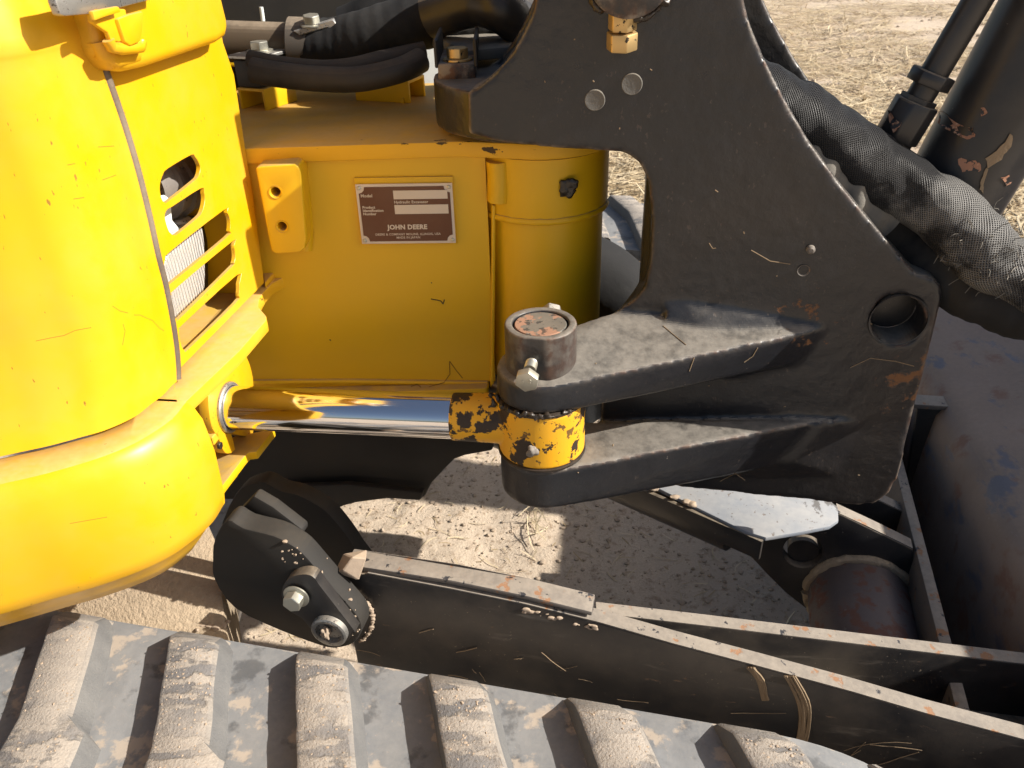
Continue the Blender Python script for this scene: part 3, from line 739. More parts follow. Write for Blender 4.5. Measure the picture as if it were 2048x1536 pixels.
# shallow swelling of the cheek below the arms
hull(bm, [onB(1660, 838, -.008), onB(1760, 850, 0.004), onB(1700, 960, .004), onB(1590, 925, -.012), onB(1400, 925, -.004), onB(1480, 965, .004), onB(1600, 900, .02)])
cast = voxel('bracket_casting', bm, .0028, 7, M_cast, br, disp=.00035)
# swing pin boss: turned ring with a flat, and the pin in it
n = 64; oc = []
for i in range(n):
    a = 2 * math.pi * i / n; r = .0340
    q = Vector((math.cos(a) * r, math.sin(a) * r, 0)); fd = Vector((-.22, -.975, 0)).normalized()
    ex_ = q.dot(fd) - .0318
    if ex_ > 0: q -= fd * ex_
    oc.append(Vector((AX.x, AX.y, .6385)) + q)
boss = plate('pin_boss', oc, (0, 0, .048), M_cast, br, .0022, 3, [circle((AX.x, AX.y, .6385), Z1, .0262, 64)], ang=60)
turned('swing_pin', (AX.x, AX.y, .60), Z1, [(0, .0248), (.0838, .0248), (.0852, .0238)], M_pincap, br, 64, label='rusty mottled end of the swing pin')
bd = Vector((-.20, -.97, -.12)).normalized()
bb = Vector((AX.x, AX.y, .660)) + Vector((-.22, -.975, 0)).normalized() * .032
bb = bb - Vector((.003, 0, 0))
pb_ = part('pin_bolt', 'silver hex bolt screwed into the pin boss', br)
bm = bmesh.new(); lathe(bm, bb - bd * .01, bd, [(0, .0058)] + [(.010 + .0012 * i + k, .0058 - (.0006 if k else 0)) for i in range(8) for k in (0, .0006)] + [(.020, .0058)], 28)
bm_obj('bolt_shank', bm, M_bolt, pb_, 60)
hd_ = bmesh.new(); add_prism(hd_, circle(bb + bd * .0195, bd, .0112, 6, .35), bd * .0085); bevel(hd_, .0008, 2); bm_obj('bolt_head', hd_, M_bolt, pb_)
for k, (du, dv) in enumerate(((-.45, .05), (.35, .25), (.3, -.05))):
    x_, y_ = frame(bd); turned('head_mark', bb + bd * .0280 + x_ * (.0085 * du) + y_ * (.0085 * dv), bd, [(0, .0016), (.0004, .0014)], M_bolt, pb_, 12)
hexbolt('nut', Vector((AX.x + .012, AX.y + .036, .672)), Vector((.1, .95, .3)), .011, .012, M_steel, br, False)
# crusty grease squeezed out between lug and eye
bm = bmesh.new()
for i in range(60):
    a = R(random.uniform(182, 345)); 
    if i > 30: a = R(random.choice((random.uniform(232, 262), random.uniform(292, 340))))
    blob(bm, (AX.x + math.cos(a) * .0440, AX.y + math.sin(a) * .0440, .6098 + random.uniform(-.0015, .003)), random.uniform(.0014, .0034), i, (1, 1, .8), .6)
for i in range(8):
    blob(bm, on_rod(984 + random.uniform(-5, 4), 783 + random.uniform(-9, 22)) + Vector((0, -.012, 0)), random.uniform(.002, .0035), i + 70, (1, 1, 1), .6)
gc_ = voxel('grease_crumbs', bm, .0010, 1, M_grease, br, 'crumbly dark grease squeezed out under the pin boss', disp=.0008); gc_['kind'] = 'stuff'
# boom-cylinder pin recess
turned('recess_wall', hc_ + nB * .0015, -nB, [(0, hr + .0012), (.0004, hr), (.034, hr - .0015)], M_cast, br, 48, cap=False)
turned('pin_end', hc_ - nB * .0345, nB, [(0, hr - .001), (.002, hr - .002), (.003, hr - .005)], M_black, br, 40, 'recessed dark pin end')
# plugs, rivet, hole, fittings
for x, y, r in ((1190, 200, 18), (1264, 168, 18)):
    c = onB(x, y); turned('face_plug', c - nB * .004, nB, [(0, r / F_PX * .80), (.0052, r / F_PX * .80), (.0058, r / F_PX * .74), (.0056, r / F_PX * .70), (.006, .001)], M_greyboot, br, 36, 'round grey plug set in the bracket face')
c = onB(1607, 540); turned('drilled_hole', c + nB * .0012, -nB, [(0, .0058), (.0008, .0048), (.0105, .0046), (.011, .0001)], M_rustrail, br, 24, cap=False)
c = onB(1621, 498); turned('broken_stud', c - nB * .003, nB, [(0, .0042), (.006, .004), (.008, .002)], M_rustrail, br, 18, 'rusty broken stud')
fx_ = part('hose_fitting', 'brass coloured pair of hex fittings on the bracket', br)
fo = onB(1245, 52, -.006)
fdir = (Z1 * .97 + nB * .12).normalized()
for dz, r, h, m_ in ((-.019, .0135, .0145, M_brass), (-.003, .0125, .0135, M_brass)):
    b2 = bmesh.new(); add_prism(b2, circle(fo + fdir * dz, fdir, r, 6, .2), fdir * h); bevel(b2, .0012, 2); bm_obj('hex_nut', b2, m_, fx_)
turned('nipple_neck', fo + fdir * .010, fdir, [(0, .008), (.008, .006), (.018, .005)], M_brass, fx_, 20)
# boom foot and its grease, above the bracket
boomfoot = onB(1262, -60, -.006)
turned('boom_pin_boss', boomfoot + nB * .022, -nB, [(0, .030), (.002, .034), (.09, .034)], M_cast, br, 48)
bm = bmesh.new()
for i in range(46):
    a = R(random.uniform(195, 345)); x_ = dB; q = boomfoot + dB * (math.cos(a) * .037) + Z1 * (math.sin(a) * .037) + nB * random.uniform(-.004, .006)
    blob(bm, q, random.uniform(.002, .0048), i + 5, (1, 1, .8), .6)
gc_ = voxel('boom_pin_grease', bm, .0013, 1, M_grease, br, 'wet dark grease round the boom pin', disp=.0008); gc_['kind'] = 'stuff'
# boom rising out of view between the cheeks
bm = bmesh.new()
bx0 = boomfoot - nB * .095 + Z1 * .0
pts = [bx0 + dB * a + Z1 * c for a, c in ((-.07, -.03), (-.02, -.055), (.05, -.05), (.14, .10), (.30, .62), (.62, 1.10), (1.15, 1.55), (1.08, 1.75), (.48, 1.36), (.06, .82), (-.09, .22))]
add_prism(bm, offset_pts(pts, nB * .062), -nB * .16); bevel(bm, .006, 2)
bm_obj('boom', bm, M_black, EX, 35, 'black boom rising from the bracket')

# unseen dipper arm and bucket; bucket added and widened to shade the blade
bm = bmesh.new()
bk0 = Vector((1.12, .62, 0)); bs = []
for a, c in ((0, .80), (.10, .78), (.30, .72), (.52, .50), (.60, .28), (.50, .08), (.30, .02), (.05, .04), (-.02, .10)):
    bs.append(bk0 + dB * a + Z1 * c)
add_prism(bm, offset_pts(bs, nB * .36), -nB * .98); bevel(bm, .01, 2)
bkt = bm_obj('bucket', bm, M_blade, EX, 35, 'unseen worn steel bucket, widened to shade the blade')
for i in range(4):
    bm = bmesh.new(); box(bm, bk0 + dB * .0 + Z1 * .05 + nB * (.27 - .18 * i - .04), dB, nB, Z1, .14, .06, .03); bevel(bm, .004, 1); bm_obj('bucket_tooth', bm, M_blade, bkt)
bm = bmesh.new()
da = [bk0 + dB * a + Z1 * c for a, c in ((.18, .60), (.40, .58), (.46, 1.6), (.30, 2.45), (.10, 2.45), (.06, 1.9))]
add_prism(bm, offset_pts(da, -nB * .32), -nB * .14); bevel(bm, .006, 2)
bm_obj('dipper_arm', bm, M_black, EX, 35, 'black dipper arm standing over the bucket')

# ------------------------------------------------------------------ boom cylinder and its pipe
bc = part('boom_cylinder', 'thick black boom cylinder with gouged copper coloured scars')
pcy = onB(1797, 640, .085)
nC = nB
def onC(px, py, o=0): return onP(px, py, pcy - nB * o, nB)
ca = onC(1902, 395); cb = onC(2060, 118)
cd = (cb - ca).normalized()
turned('barrel', ca - cd * .02, cd, [(0, .044), (.003, .0475), (.55, .0475)], M_black, bc, 64)
turned('barrel_foot', ca - cd * .13, cd, [(0, .03), (.10, .034), (.115, .044)], M_black, bc, 40)
pa = onC(1795, 270, -.012); pe = onC(1955, 0, -.012); pd = (pe - pa).normalized()
turned('feed_pipe', pa, pd, [(0, .0125), (.5, .0125)], M_black, bc, 32)
turned('pipe_nut', pa + pd * .030, pd, [(0, .0165), (.006, .0165)], M_black, bc, 6)
hx = bmesh.new(); add_prism(hx, circle(pa + pd * .047, pd, .020, 6, .1), pd * .012); bevel(hx, .001, 1); bm_obj('pipe_nut', hx, M_black, bc)
hx = bmesh.new(); add_prism(hx, circle(pa - pd * .004, pd, .0205, 8, .2), pd * .036); bevel(hx, .002, 2); bm_obj('elbow_block', hx, M_black, bc)
tube('elbow', spline([pa + pd * .01, pa - pd * .015, pa - pd * .03 + dB * .015, ca - cd * .0 + nB * .0], 6), .018, M_black, bc, 16)
# scars: thin flakes of bare primer standing on the barrel
M_scar = paint('scar_primer', (.36, .17, .10), .75, dust_amt=0, film=.25, bumpy=.5, bump_scale=300, var=.25, chips=[((.022, .022, .024), 130, .50, .54, 6, None, .4), ((.5, .3, .2, .8), 300, .58, .64, 3, None, .8)])
M_bark = paint('dry_bark', (.25, .18, .11), .9, dust_amt=0, bumpy=.6, bump_scale=250, var=.25)
def on_barrel(px, py, base=None, ax=None, r=.0475):
    base = base or ca; ax = ax or cd
    d = ray(px, py); w = CAM - base
    dp = d - ax * d.dot(ax); wp = w - ax * w.dot(ax)
    A = dp.dot(dp); B = 2 * dp.dot(wp); C_ = wp.dot(wp) - r * r; disc = B * B - 4 * A * C_
    t = (-B - math.sqrt(max(disc, 0))) / (2 * A); return CAM + d * t
def scar(name, pts, m_, parent, base=None, ax=None, r=.0475, th=.0006):
    base = base or ca; ax = ax or cd
    bm = bmesh.new(); top = [on_barrel(x, y, base, ax, r + th) for x, y in pts]
    # fan around the centroid so that the flake follows the barrel
    cx = sum(p[0] for p in pts) / len(pts); cy = sum(p[1] for p in pts) / len(pts)
    c = bm.verts.new(on_barrel(cx, cy, base, ax, r + th)); vs = [bm.verts.new(p) for p in top]
    lo = [bm.verts.new(on_barrel(x, y, base, ax, r - th)) for x, y in pts]
    k = len(vs)
    for i in range(k):
        bm.faces.new((c, vs[i], vs[(i + 1) % k])); bm.faces.new((vs[i], lo[i], lo[(i + 1) % k], vs[(i + 1) % k]))
    return bm_obj(name, bm, m_, parent, 30)
def jag(pts, k=4, amp=3, seed=1):
    rnd = random.Random(seed); out = []
    for i in range(len(pts)):
        a, b_ = pts[i], pts[(i + 1) % len(pts)]
        for s in range(k):
            t = s / k; out.append((a[0] + (b_[0] - a[0]) * t + rnd.uniform(-amp, amp), a[1] + (b_[1] - a[1]) * t + rnd.uniform(-amp, amp)))
    return out
scar('paint_scar', jag([(1878, 222), (1892, 226), (1898, 238), (1945, 258), (1951, 274), (1935, 280), (1890, 258), (1876, 246)], 3, 2, 1), M_scar, bc)
scar('paint_scar', jag([(1912, 316), (1950, 322), (1962, 330), (1958, 345), (1925, 342), (1920, 333)], 3, 3, 2), M_scar, bc)
scar('paint_scar', jag([(2003, 355), (2018, 352), (2026, 364), (2010, 372)], 2, 3, 3), M_scar, bc)
scar('paint_scar', jag([(1963, 218), (1972, 216), (1973, 228), (1964, 235)], 2, 3, 4), M_scar, bc)
scar('bark_shred', jag([(1970, 316), (2003, 292), (2020, 268), (2026, 270), (2022, 295), (2002, 318), (1976, 336)], 3, 2, 5), M_bark, bc, th=.0016)
scar('bark_shred', jag([(1972, 335), (1977, 338), (1966, 372), (1966, 388), (1960, 378), (1962, 360)], 3, 1, 6), M_bark, bc, th=.0016)
scar('paint_scar', jag([(1776, 222), (1782, 222), (1790, 238), (1803, 246), (1796, 258), (1786, 266), (1780, 250)], 3, 2, 7), M_scar, bc, pa, pd, .0205)

# ------------------------------------------------------------------ hose bundle in its sleeves
hs = part('hose_sleeve', 'black braided hose sleeve, frayed and grey near its right end')
def onH(px, py, o=0.0): return onP(px, py, onB(1700, 400, .045 + o), nB)
cpx = [(1440, 112), (1500, 160), (1545, 190), (1590, 218), (1640, 254), (1690, 291), (1740, 328), (1792, 362), (1845, 396), (1900, 436), (1950, 482), (1990, 520), (2050, 556), (2120, 600)]
wid = [.022, .023, .024, .0255, .026, .027, .029, .0285, .027, .028, .030, .030, .026, .026]
def wfun(t):
    x = t * (len(wid) - 1); i = min(int(x), len(wid) - 2); return wid[i] + (wid[i + 1] - wid[i]) * (x - i)
def sagO(i): return (0, 0, 0, 0, 0, 0, 0, -.004, -.012, -.022, -.035, -.045, -.055, -.06)[i]
path = spline([onH(x, y, sagO(i)) for i, (x, y) in enumerate(cpx)], 10)
slv = tube('braided_sleeve', path, wfun, M_mesh, hs, 56, lambda t, a: .16 * mnoise.noise(Vector((t * 8, math.cos(a) * .9, math.sin(a) * .9))) + .10 * mnoise.noise(Vector((t * 24, math.cos(a) * 1.5 + t * 12, math.sin(a) * 1.5))), uv=9.0)
c2 = [(1600, 270), (1650, 335), (1700, 390), (1750, 430), (1800, 468), (1855, 512), (1915, 556), (1985, 592), (2060, 618), (2140, 650)]
path2 = spline([onH(x, y, .012 + (0, 0, 0, 0, 0, -.012, -.03, -.05, -.06, -.07)[i]) for i, (x, y) in enumerate(c2)], 10)
tube('inner_cloth_sleeve', path2, lambda t: .024 + .008 * t, M_cloth, hs, 28, lambda t, a: .16 * mnoise.noise(Vector((t * 7, math.cos(a) * 1.2, math.sin(a) * 1.2))) + .09 * mnoise.noise(Vector((t * 30, math.cos(a) * .8, math.sin(a) * .8))))
# gathered grey cuff between sleeve and bracket
c3 = [(1592, 270), (1640, 326), (1678, 372), (1715, 405), (1775, 445)]
path3 = spline([onH(x, y, -.004) for x, y in c3], 22)
tube('gathered_cuff', path3, lambda t: .019 + .005 * math.sin(t * 3.1), M_greyboot, hs, 36, lambda t, a: .13 * math.sin(t * 15 + 2.6 * math.sin(a + 1)) + .05 * math.sin(t * 41 + 3 * math.cos(a)) + .24 * mnoise.noise(Vector((t * 8, math.cos(a), math.sin(a)))), label='crumpled grey fabric cuff')
# loose threads on the frayed end
bm = bmesh.new()
for i in range(130):
    t = random.uniform(.72, .97); k = int(t * (len(path) - 1)); a = random.uniform(0, 6.28)
    tt = (path[min(k + 1, len(path) - 1)] - path[k - 1]).normalized(); x_, y_ = frame(tt)
    d = x_ * math.cos(a) + y_ * math.sin(a); s0 = path[k] + d * wfun(t) * 1.0
    d2 = (d * .8 + tt * random.uniform(-1, 1) - Z1 * random.uniform(0, .8)).normalized()
    ln = random.uniform(.004, .014); s1 = s0 + d2 * ln * .5; s2 = s1 + (d2 + Vector((random.uniform(-.7, .7), random.uniform(-.7, .7), random.uniform(-1, .3)))).normalized() * ln * .5
    tube_bm(bm, [s0 - d * .002, s0, s1, s2], .00035, 4)
bm_obj('frayed_threads', bm, M_greyboot, hs, 60, 'frayed grey threads', kind='stuff')
# ------------------------------------------------------------------ undercarriage: tracks
TA = R(13.6); tU = Vector((math.cos(TA), -math.sin(TA), 0)); tV = Vector((math.sin(TA), math.cos(TA), 0))
T0 = onZ(1000, 1374, .416)                       # a point on the inner edge of the near track, on the flat run
ZT = .416; RI = .205
uc = .235                                        # where the flat run ends
def track_pt(u, v, h):
    """u along the track, v from the inner edge (negative towards the outside), h above the rubber belt"""
    if u <= uc: p = T0 + tU * u + Vector((0, 0, h)); up_ = Z1
    else:
        a = (u - uc) / RI; p = T0 + tU * (uc + math.sin(a) * (RI + h)); p.z = ZT - RI + math.cos(a) * (RI + h)
    return p + tV * v
WT = .30
def build_track(name, label, move=Vector((0, 0, 0)), lugs=range(-6, 5), own=True):
    trk = part(name, label)
    us = [-1.2, -.8] + [-.6 + .02 * i for i in range(69)]
    bm = bmesh.new()
    rows = []
    vs = [.006, .002, 0, -.02, -.04, -.10, -.16, -.20, -.26, -WT]
    for u in us:
        rows.append([track_pt(u, v, -.008 if v > .001 else (-.002 if v > -.001 else .0012 * mnoise.noise(Vector((u * 30, v * 30, 0))))) + move for v in vs])
    loft(bm, rows); solid(bm, .022)
    bm_obj('rubber_belt', bm, M_rubber, trk, 50)
    for k in lugs:
        u0 = LUG0 + k * PITCH_L
        bm = bmesh.new(); nseg = 28; top = []; bot = []
        for i in range(nseg + 1):
            v = -.0005 - i * (WT - .001) / nseg
            dv = -v
            skew = .50 * dv if dv < .13 else .065 + .25 * (dv - .13)
            jog = .015 if dv > .118 else 0
            wl = .051 + .0025 * mnoise.noise(Vector((k * 2.7, i * .22, 5))); wobl = .0012 * mnoise.noise(Vector((k * 3.3, i * .7, 0)))
            h = .024 * min(1, .10 + dv / .026)
            a, b_ = u0 + skew + wobl, u0 + skew + wl + jog
            bot.append((track_pt(a - .004, v, -.004) + move, track_pt(b_ + .011, v, -.004) + move))
            top.append((track_pt(a, v, h - .002) + move, track_pt(a + .003, v, h) + move, track_pt((a + b_) / 2, v, h + .0008 * mnoise.noise(Vector((k, i * .9, 2)))) + move, track_pt(b_ - .004, v, h) + move, track_pt(b_, v, h - .003) + move))
        rows = [[bt[0], *tp_, bt[1]] for bt, tp_ in zip(bot, top)]
        g = loft(bm, rows)
        for e in (0, -1): bm.faces.new(g[e] if e else g[e][::-1])
        bmesh.ops.recalc_face_normals(bm, faces=bm.faces)
        bm_obj('tread_lug', bm, M_lug, trk, 40)
    return trk
def u_of(px, py): return (onZ(px, py, ZT + .02) - T0).dot(tU)
LUG0 = u_of(577, 1300); PITCH_L = (u_of(1110, 1400) - u_of(310, 1262)) / 3
build_track('rubber_track', 'dusty near rubber track with slanted sand caked lugs')
build_track('rubber_track', 'far rubber track in sunlight seen through the bracket gap', tV * 1.37, range(-1, 6))

# ------------------------------------------------------------------ undercarriage body
ub = part('undercarriage_body', 'dark steel undercarriage body with dried dirt')
nA = tV
def onA(px, py, k): return onP(px, py, T0 + tV * k, tV)
# centre frame
cf = [(300, 850), (985, 850), (985, 902), (930, 912), (908, 920), (888, 940), (862, 968), (848, 996), (790, 994), (730, 1002), (690, 1012), (660, 1024), (600, 1010), (520, 1000), (300, 1000)]
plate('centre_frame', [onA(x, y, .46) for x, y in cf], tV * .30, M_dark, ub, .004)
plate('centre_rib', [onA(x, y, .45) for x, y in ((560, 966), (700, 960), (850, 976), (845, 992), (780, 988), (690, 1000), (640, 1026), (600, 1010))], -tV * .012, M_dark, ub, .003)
# leg towards the near track with caked dust
leg = bmesh.new()
lt = [onZ(60, 1260, .385), onZ(300, 1255, .385), onZ(455, 1268, .385), onZ(440, 1195, .40), onZ(433, 1085, .43), onZ(400, 1010, .45), onZ(200, 1000, .45), onZ(60, 1100, .43)]
hull(leg, lt + [p - Z1 * .12 for p in lt]); bevel(leg, .004, 2)
bm_obj('track_frame_leg', leg, M_dustdeck, ub, 40, 'sand coated leg beside the near track')
plate('leg_gusset', [onA(x, y, .115) for x, y in ((438, 1195), (470, 1205), (482, 1218), (462, 1290), (446, 1290))], tV * .01, M_rustrail, ub, .002)
# pivot brackets of the blade arm; plates and gusset painted dark for shade
pk = part('arm_pivot_bracket', 'twin plate bracket, shade painted in dark, holding the blade arm pin', ub)
near = [(428, 1080), (454, 1041), (487, 1057), (546, 1072), (580, 1089), (605, 1107), (636, 1142), (664, 1174), (699, 1213), (717, 1236), (723, 1257), (716, 1277), (700, 1291), (670, 1297), (640, 1292), (560, 1262), (470, 1218), (428, 1160), (424, 1120)]
KN = .052
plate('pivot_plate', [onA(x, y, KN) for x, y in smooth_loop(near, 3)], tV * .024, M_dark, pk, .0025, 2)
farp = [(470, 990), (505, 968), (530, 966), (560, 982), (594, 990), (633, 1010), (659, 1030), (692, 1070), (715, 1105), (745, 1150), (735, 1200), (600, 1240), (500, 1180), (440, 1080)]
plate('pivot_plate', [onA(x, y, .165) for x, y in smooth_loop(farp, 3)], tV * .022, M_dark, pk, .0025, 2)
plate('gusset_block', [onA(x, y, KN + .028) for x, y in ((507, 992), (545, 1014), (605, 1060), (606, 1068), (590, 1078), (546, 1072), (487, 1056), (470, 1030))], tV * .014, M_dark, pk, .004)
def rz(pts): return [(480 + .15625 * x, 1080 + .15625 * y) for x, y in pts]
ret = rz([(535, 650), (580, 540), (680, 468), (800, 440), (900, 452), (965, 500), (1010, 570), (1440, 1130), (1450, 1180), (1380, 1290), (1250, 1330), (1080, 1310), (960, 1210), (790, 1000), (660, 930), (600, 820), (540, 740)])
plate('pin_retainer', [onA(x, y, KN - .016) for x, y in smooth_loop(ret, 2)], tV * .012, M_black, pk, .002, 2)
bo = onA(595, 1189, KN - .0165)
hexbolt('retainer_bolt', bo - tV * .004, -tV, .0098, .010, M_bolt, pk)
pin_c = onA(662, 1257, KN - .0165)
turned('pin_end', pin_c, -tV, [(0, .0185), (.006, .0185), (.007, .0165), (.0065, .0135), (.002, .0125)], M_steel, pk, 36)
bm = bmesh.new(); blob(bm, pin_c - tV * .006 + tU * -.003, .006, 4, (.8, 1, 1.2), .5, 3); bm_obj('dried_mud', bm, M_clod, pk, 60, 'pale dried mud plugging the pin end', kind='stuff')

# ------------------------------------------------------------------ blade arm
ar = part('blade_arm', 'long scratched black blade arm with a worn bright top edge')
KA = .085
def onK(px, py): return onA(px, py, KA)
armtop = [(680, 1150), (735, 1148), (900, 1179), (1050, 1210), (1200, 1247), (1350, 1290), (1520, 1335), (1700, 1384), (1850, 1428), (2060, 1484), (2300, 1545)]
at = [onK(x, y) for x, y in armtop]
ab = [Vector((p.x, p.y, p.z - .17)) for p in at]
plate('side_plate', at + ab[::-1], tV * .017, M_armface, ar, .0025, 2, label='black arm side with scratches and straw')
bm = bmesh.new()
edge = [p + Z1 * .0012 for p in at[1:]]
for i in range(len(edge) - 1):
    pass
loft(bm, [[p + tV * .0005 for p in edge], [p + tV * .0165 for p in edge]]); solid(bm, .0014)
bm_obj('worn_top_edge', bm, M_rustrail, ar, 30, 'bright worn top edge with rust and dust')
# fish plate welded on top at the kink, and the flange strip on the left run
strip = [onK(x, y) for x, y in ((690, 1140), (900, 1172), (1050, 1203), (1183, 1236))]
q = [p + Z1 * .006 for p in strip]
plate('flange_strip', [p + tV * .002 for p in q] + [p + tV * .026 for p in q[::-1]], (0, 0, -.006), M_rustrail, ar, .0015)
# second plate splaying inwards
sp = [onP(x, y, Vector((.087, .572, 0)), Vector((.07, 1, 0)).normalized()) for x, y in ((1193, 1228), (1400, 1252), (1600, 1276), (1800, 1300), (2060, 1331), (2300, 1360))]
nS = Vector((.07, 1, 0)).normalized()
plate('inner_plate', sp + [Vector((p.x, p.y, p.z - .15)) for p in sp[::-1]], nS * .016, M_armface, ar, .0025, 2)
bm = bmesh.new(); e2 = [p + Z1 * .0012 for p in sp]
loft(bm, [[p + nS * .0005 for p in e2], [p + nS * .0155 for p in e2]]); solid(bm, .0014)
bm_obj('worn_top_edge', bm, M_rustrail, ar, 30)
# closing plate between them, a little below the edges
cl = [p - Z1 * .08 + tV * .016 for p in at[4:]] ; cr = [p - Z1 * .08 for p in sp]
plate('web_plate', [cl[0], *cl[1:], *cr[::-1]], (0, 0, -.008), M_armface, ar, 0)
bm = bmesh.new()
for i in range(30):
    t = random.random() ** 2; p = at[3] * (1 - t) + at[4] * t
    blob(bm, p + Vector((0, 0, -.004 - random.random() * .006)) - tV * .001, random.uniform(.001, .0026), i, (1.6, .8, .8), .6)
dc_ = voxel('dirt_crumbs', bm, .0011, 1, M_clod, ar, disp=.0006); dc_['kind'] = 'stuff'

# ------------------------------------------------------------------ dozer blade, cross tube, lift cylinder
db = part('dozer_blade', 'worn bluish brown dozer blade with scraped top')
BZ = .37
e1 = onZ(1868, 786, BZ); e2_ = onZ(2048, 1130, BZ); bv = (e1 - e2_); bv.z = 0; bv.normalize(); bn = Vector((bv.y, -bv.x, 0))
if bn.x < 0: bn = -bn
prof = [(-.012, .06), (-.004, .20), (.0, .36), (.004, .42), (.016, .445), (.035, .455), (.11, .478), (.165, .488), (.185, .485), (.20, .470), (.19, .30), (.16, .15), (.2, .05)]
bm = bmesh.new(); rows = []
for s in [-.65 + .025 * i for i in range(92)]:
    rows.append([e2_ + bv * (s) + bn * (a + .0025 * mnoise.noise(Vector((s * 14, c * 20, 0)))) + Z1 * ((c - .45) * .9 + .003 * mnoise.noise(Vector((s * 9, a * 20, 3)))) for a, c in prof])
g = loft(bm, rows); bm.faces.new(g[0][::-1]); bm.faces.new(g[-1])
for r_ in range(len(g) - 1): bm.faces.new((g[r_][0], g[r_ + 1][0], g[r_ + 1][-1], g[r_][-1]))
bm_obj('moldboard', bm, M_blade, db, 40)
RZ = .30
rl = onZ(1880, 1292, RZ); rt = onZ(1797, 962, RZ); rv = (rt - rl); rv.z = 0; rv.normalize(); rn_ = Vector((rv.y, -rv.x, 0))
if rn_.x < 0: rn_ = -rn_
bm = bmesh.new()
add_prism(bm, [rl - rv * .12, rt + rv * .5, rt + rv * .5 - Z1 * .26, rl - rv * .12 - Z1 * .26], rn_ * .014); bevel(bm, .002, 2)
bm_obj('back_rail', bm, M_rustrail, db, 35, 'rusty upright rail behind the blade')
plate('stiffener', [onP(x, y, rt + rv * .12, rv) for x, y in ((1836, 808), (1926, 816), (1926, 1050), (1800, 1050))], rv * .012, M_black, db, .002)
plate('stiffener_cap', [onP(x, y, rt + rv * .115, rv) for x, y in ((1820, 808), (1929, 815), (1929, 823), (1820, 817))], rv * .03, M_rustrail, db, .001)
tub0 = onZ(1742, 1300, .30); tub1 = onZ(1722, 1150, .30)
tv = (tub1 - tub0); tv.z = 0; tv = rv
tc = onZ(1752, 1200, .28) - Z1 * .070 - rn_ * 0
tube_r = .064
lug_y = onZ(1700, 1118, .27)
sl = (lug_y - tc).dot(rv)
turned('cross_tube', tc - rv * .25, rv, [(0, tube_r), (.25 + sl, tube_r)], M_tube, db, 56, 'rust mottled round cross tube')
bead('weld_bead', circle(tc + rv * (sl - .002), rv, tube_r + .001, 60)[0:60], .007, db, M_dustdeck, 40, .45)
def onLg(px, py, k=0.0): return onP(px, py, tc + rv * (sl + k), rv)
lug = [(1470, 1040), (1500, 1112), (1530, 1145), (1570, 1185), (1640, 1240), (1720, 1240), (1830, 1200), (1826, 1100), (1800, 1087), (1740, 1058), (1682, 1030), (1600, 1010)]
plate('cylinder_lug', [onLg(x, y) for x, y in lug], rv * .020, M_black, db, .002, 2, [[onLg(1606 + 40 * math.cos(2 * math.pi * i / 28), 1103 + 33 * math.sin(2 * math.pi * i / 28)) for i in range(28)]])
bm = bmesh.new()
ec = [onLg(x, y) + Z1 * .001 for x, y in ((1675, 1027), (1740, 1057), (1800, 1086), (1826, 1099))]
loft(bm, [[p + rv * .001 for p in ec], [p + rv * .0195 for p in ec]]); solid(bm, .0016); bm_obj('worn_lug_edge', bm, M_rustrail, db, 30, 'sunlit worn top edge of the lug')
plate('cylinder_lug', [onLg(x, y, .095) for x, y in ((1560, 1000), (1600, 1120), (1820, 1130), (1817, 1030), (1760, 1003), (1700, 985))], rv * .020, M_black, db, .002)
bm = bmesh.new(); ec = [onLg(x, y, .095) + Z1 * .001 for x, y in ((1700, 984), (1758, 1002), (1816, 1030))]
loft(bm, [[p + rv * .001 for p in ec], [p + rv * .0195 for p in ec]]); solid(bm, .0016); bm_obj('worn_lug_edge', bm, M_rustrail, db, 30)
cpin = onLg(1606, 1103, .012)
turned('lift_pin', cpin, rv, [(0, .020), (.16, .020)], M_black, db, 32)
lc = part('blade_lift_cylinder', 'black blade lift cylinder under a pale scuffed guard')
wz = .36
g0 = [onZ(x, y, wz) for x, y in ((1262, 952), (1300, 968), (1400, 1018), (1490, 1062), (1532, 1075), (1600, 1064), (1660, 1052), (1677, 1040), (1676, 1014), (1640, 985), (1450, 945), (1300, 930))]
plate('rod_guard', g0, (0, 0, -.006), M_white, lc, .0012)
gd = (onZ(1510, 1085, wz) - onZ(1255, 975, wz)).normalized(); gn = Vector((gd.y, -gd.x, 0))
if gn.y > 0: gn = -gn
q0 = onZ(1225, 955, wz - .004); q1 = onZ(1524, 1084, wz - .004)
plate('guard_flange', [q0, q1, q1 - Z1 * .03, q0 - Z1 * .03], -gn * .006, M_black, lc, .001)
turned('lift_barrel', q0 - gd * .35 - gn * .045 - Z1 * .035, gd, [(0, .034), (.35 + .16, .034)], M_black, lc, 40)
for i, t in enumerate((.10, .24, .32, .36)):
    p = q0.lerp(q1, t + .18) - gn * .008 + Z1 * .004
    bm = bmesh.new(); blob(bm, p, .0045, i + 30, (1.3, 1, .7), .6); bm_obj('mud_spot', bm, M_clod, lc, 60)
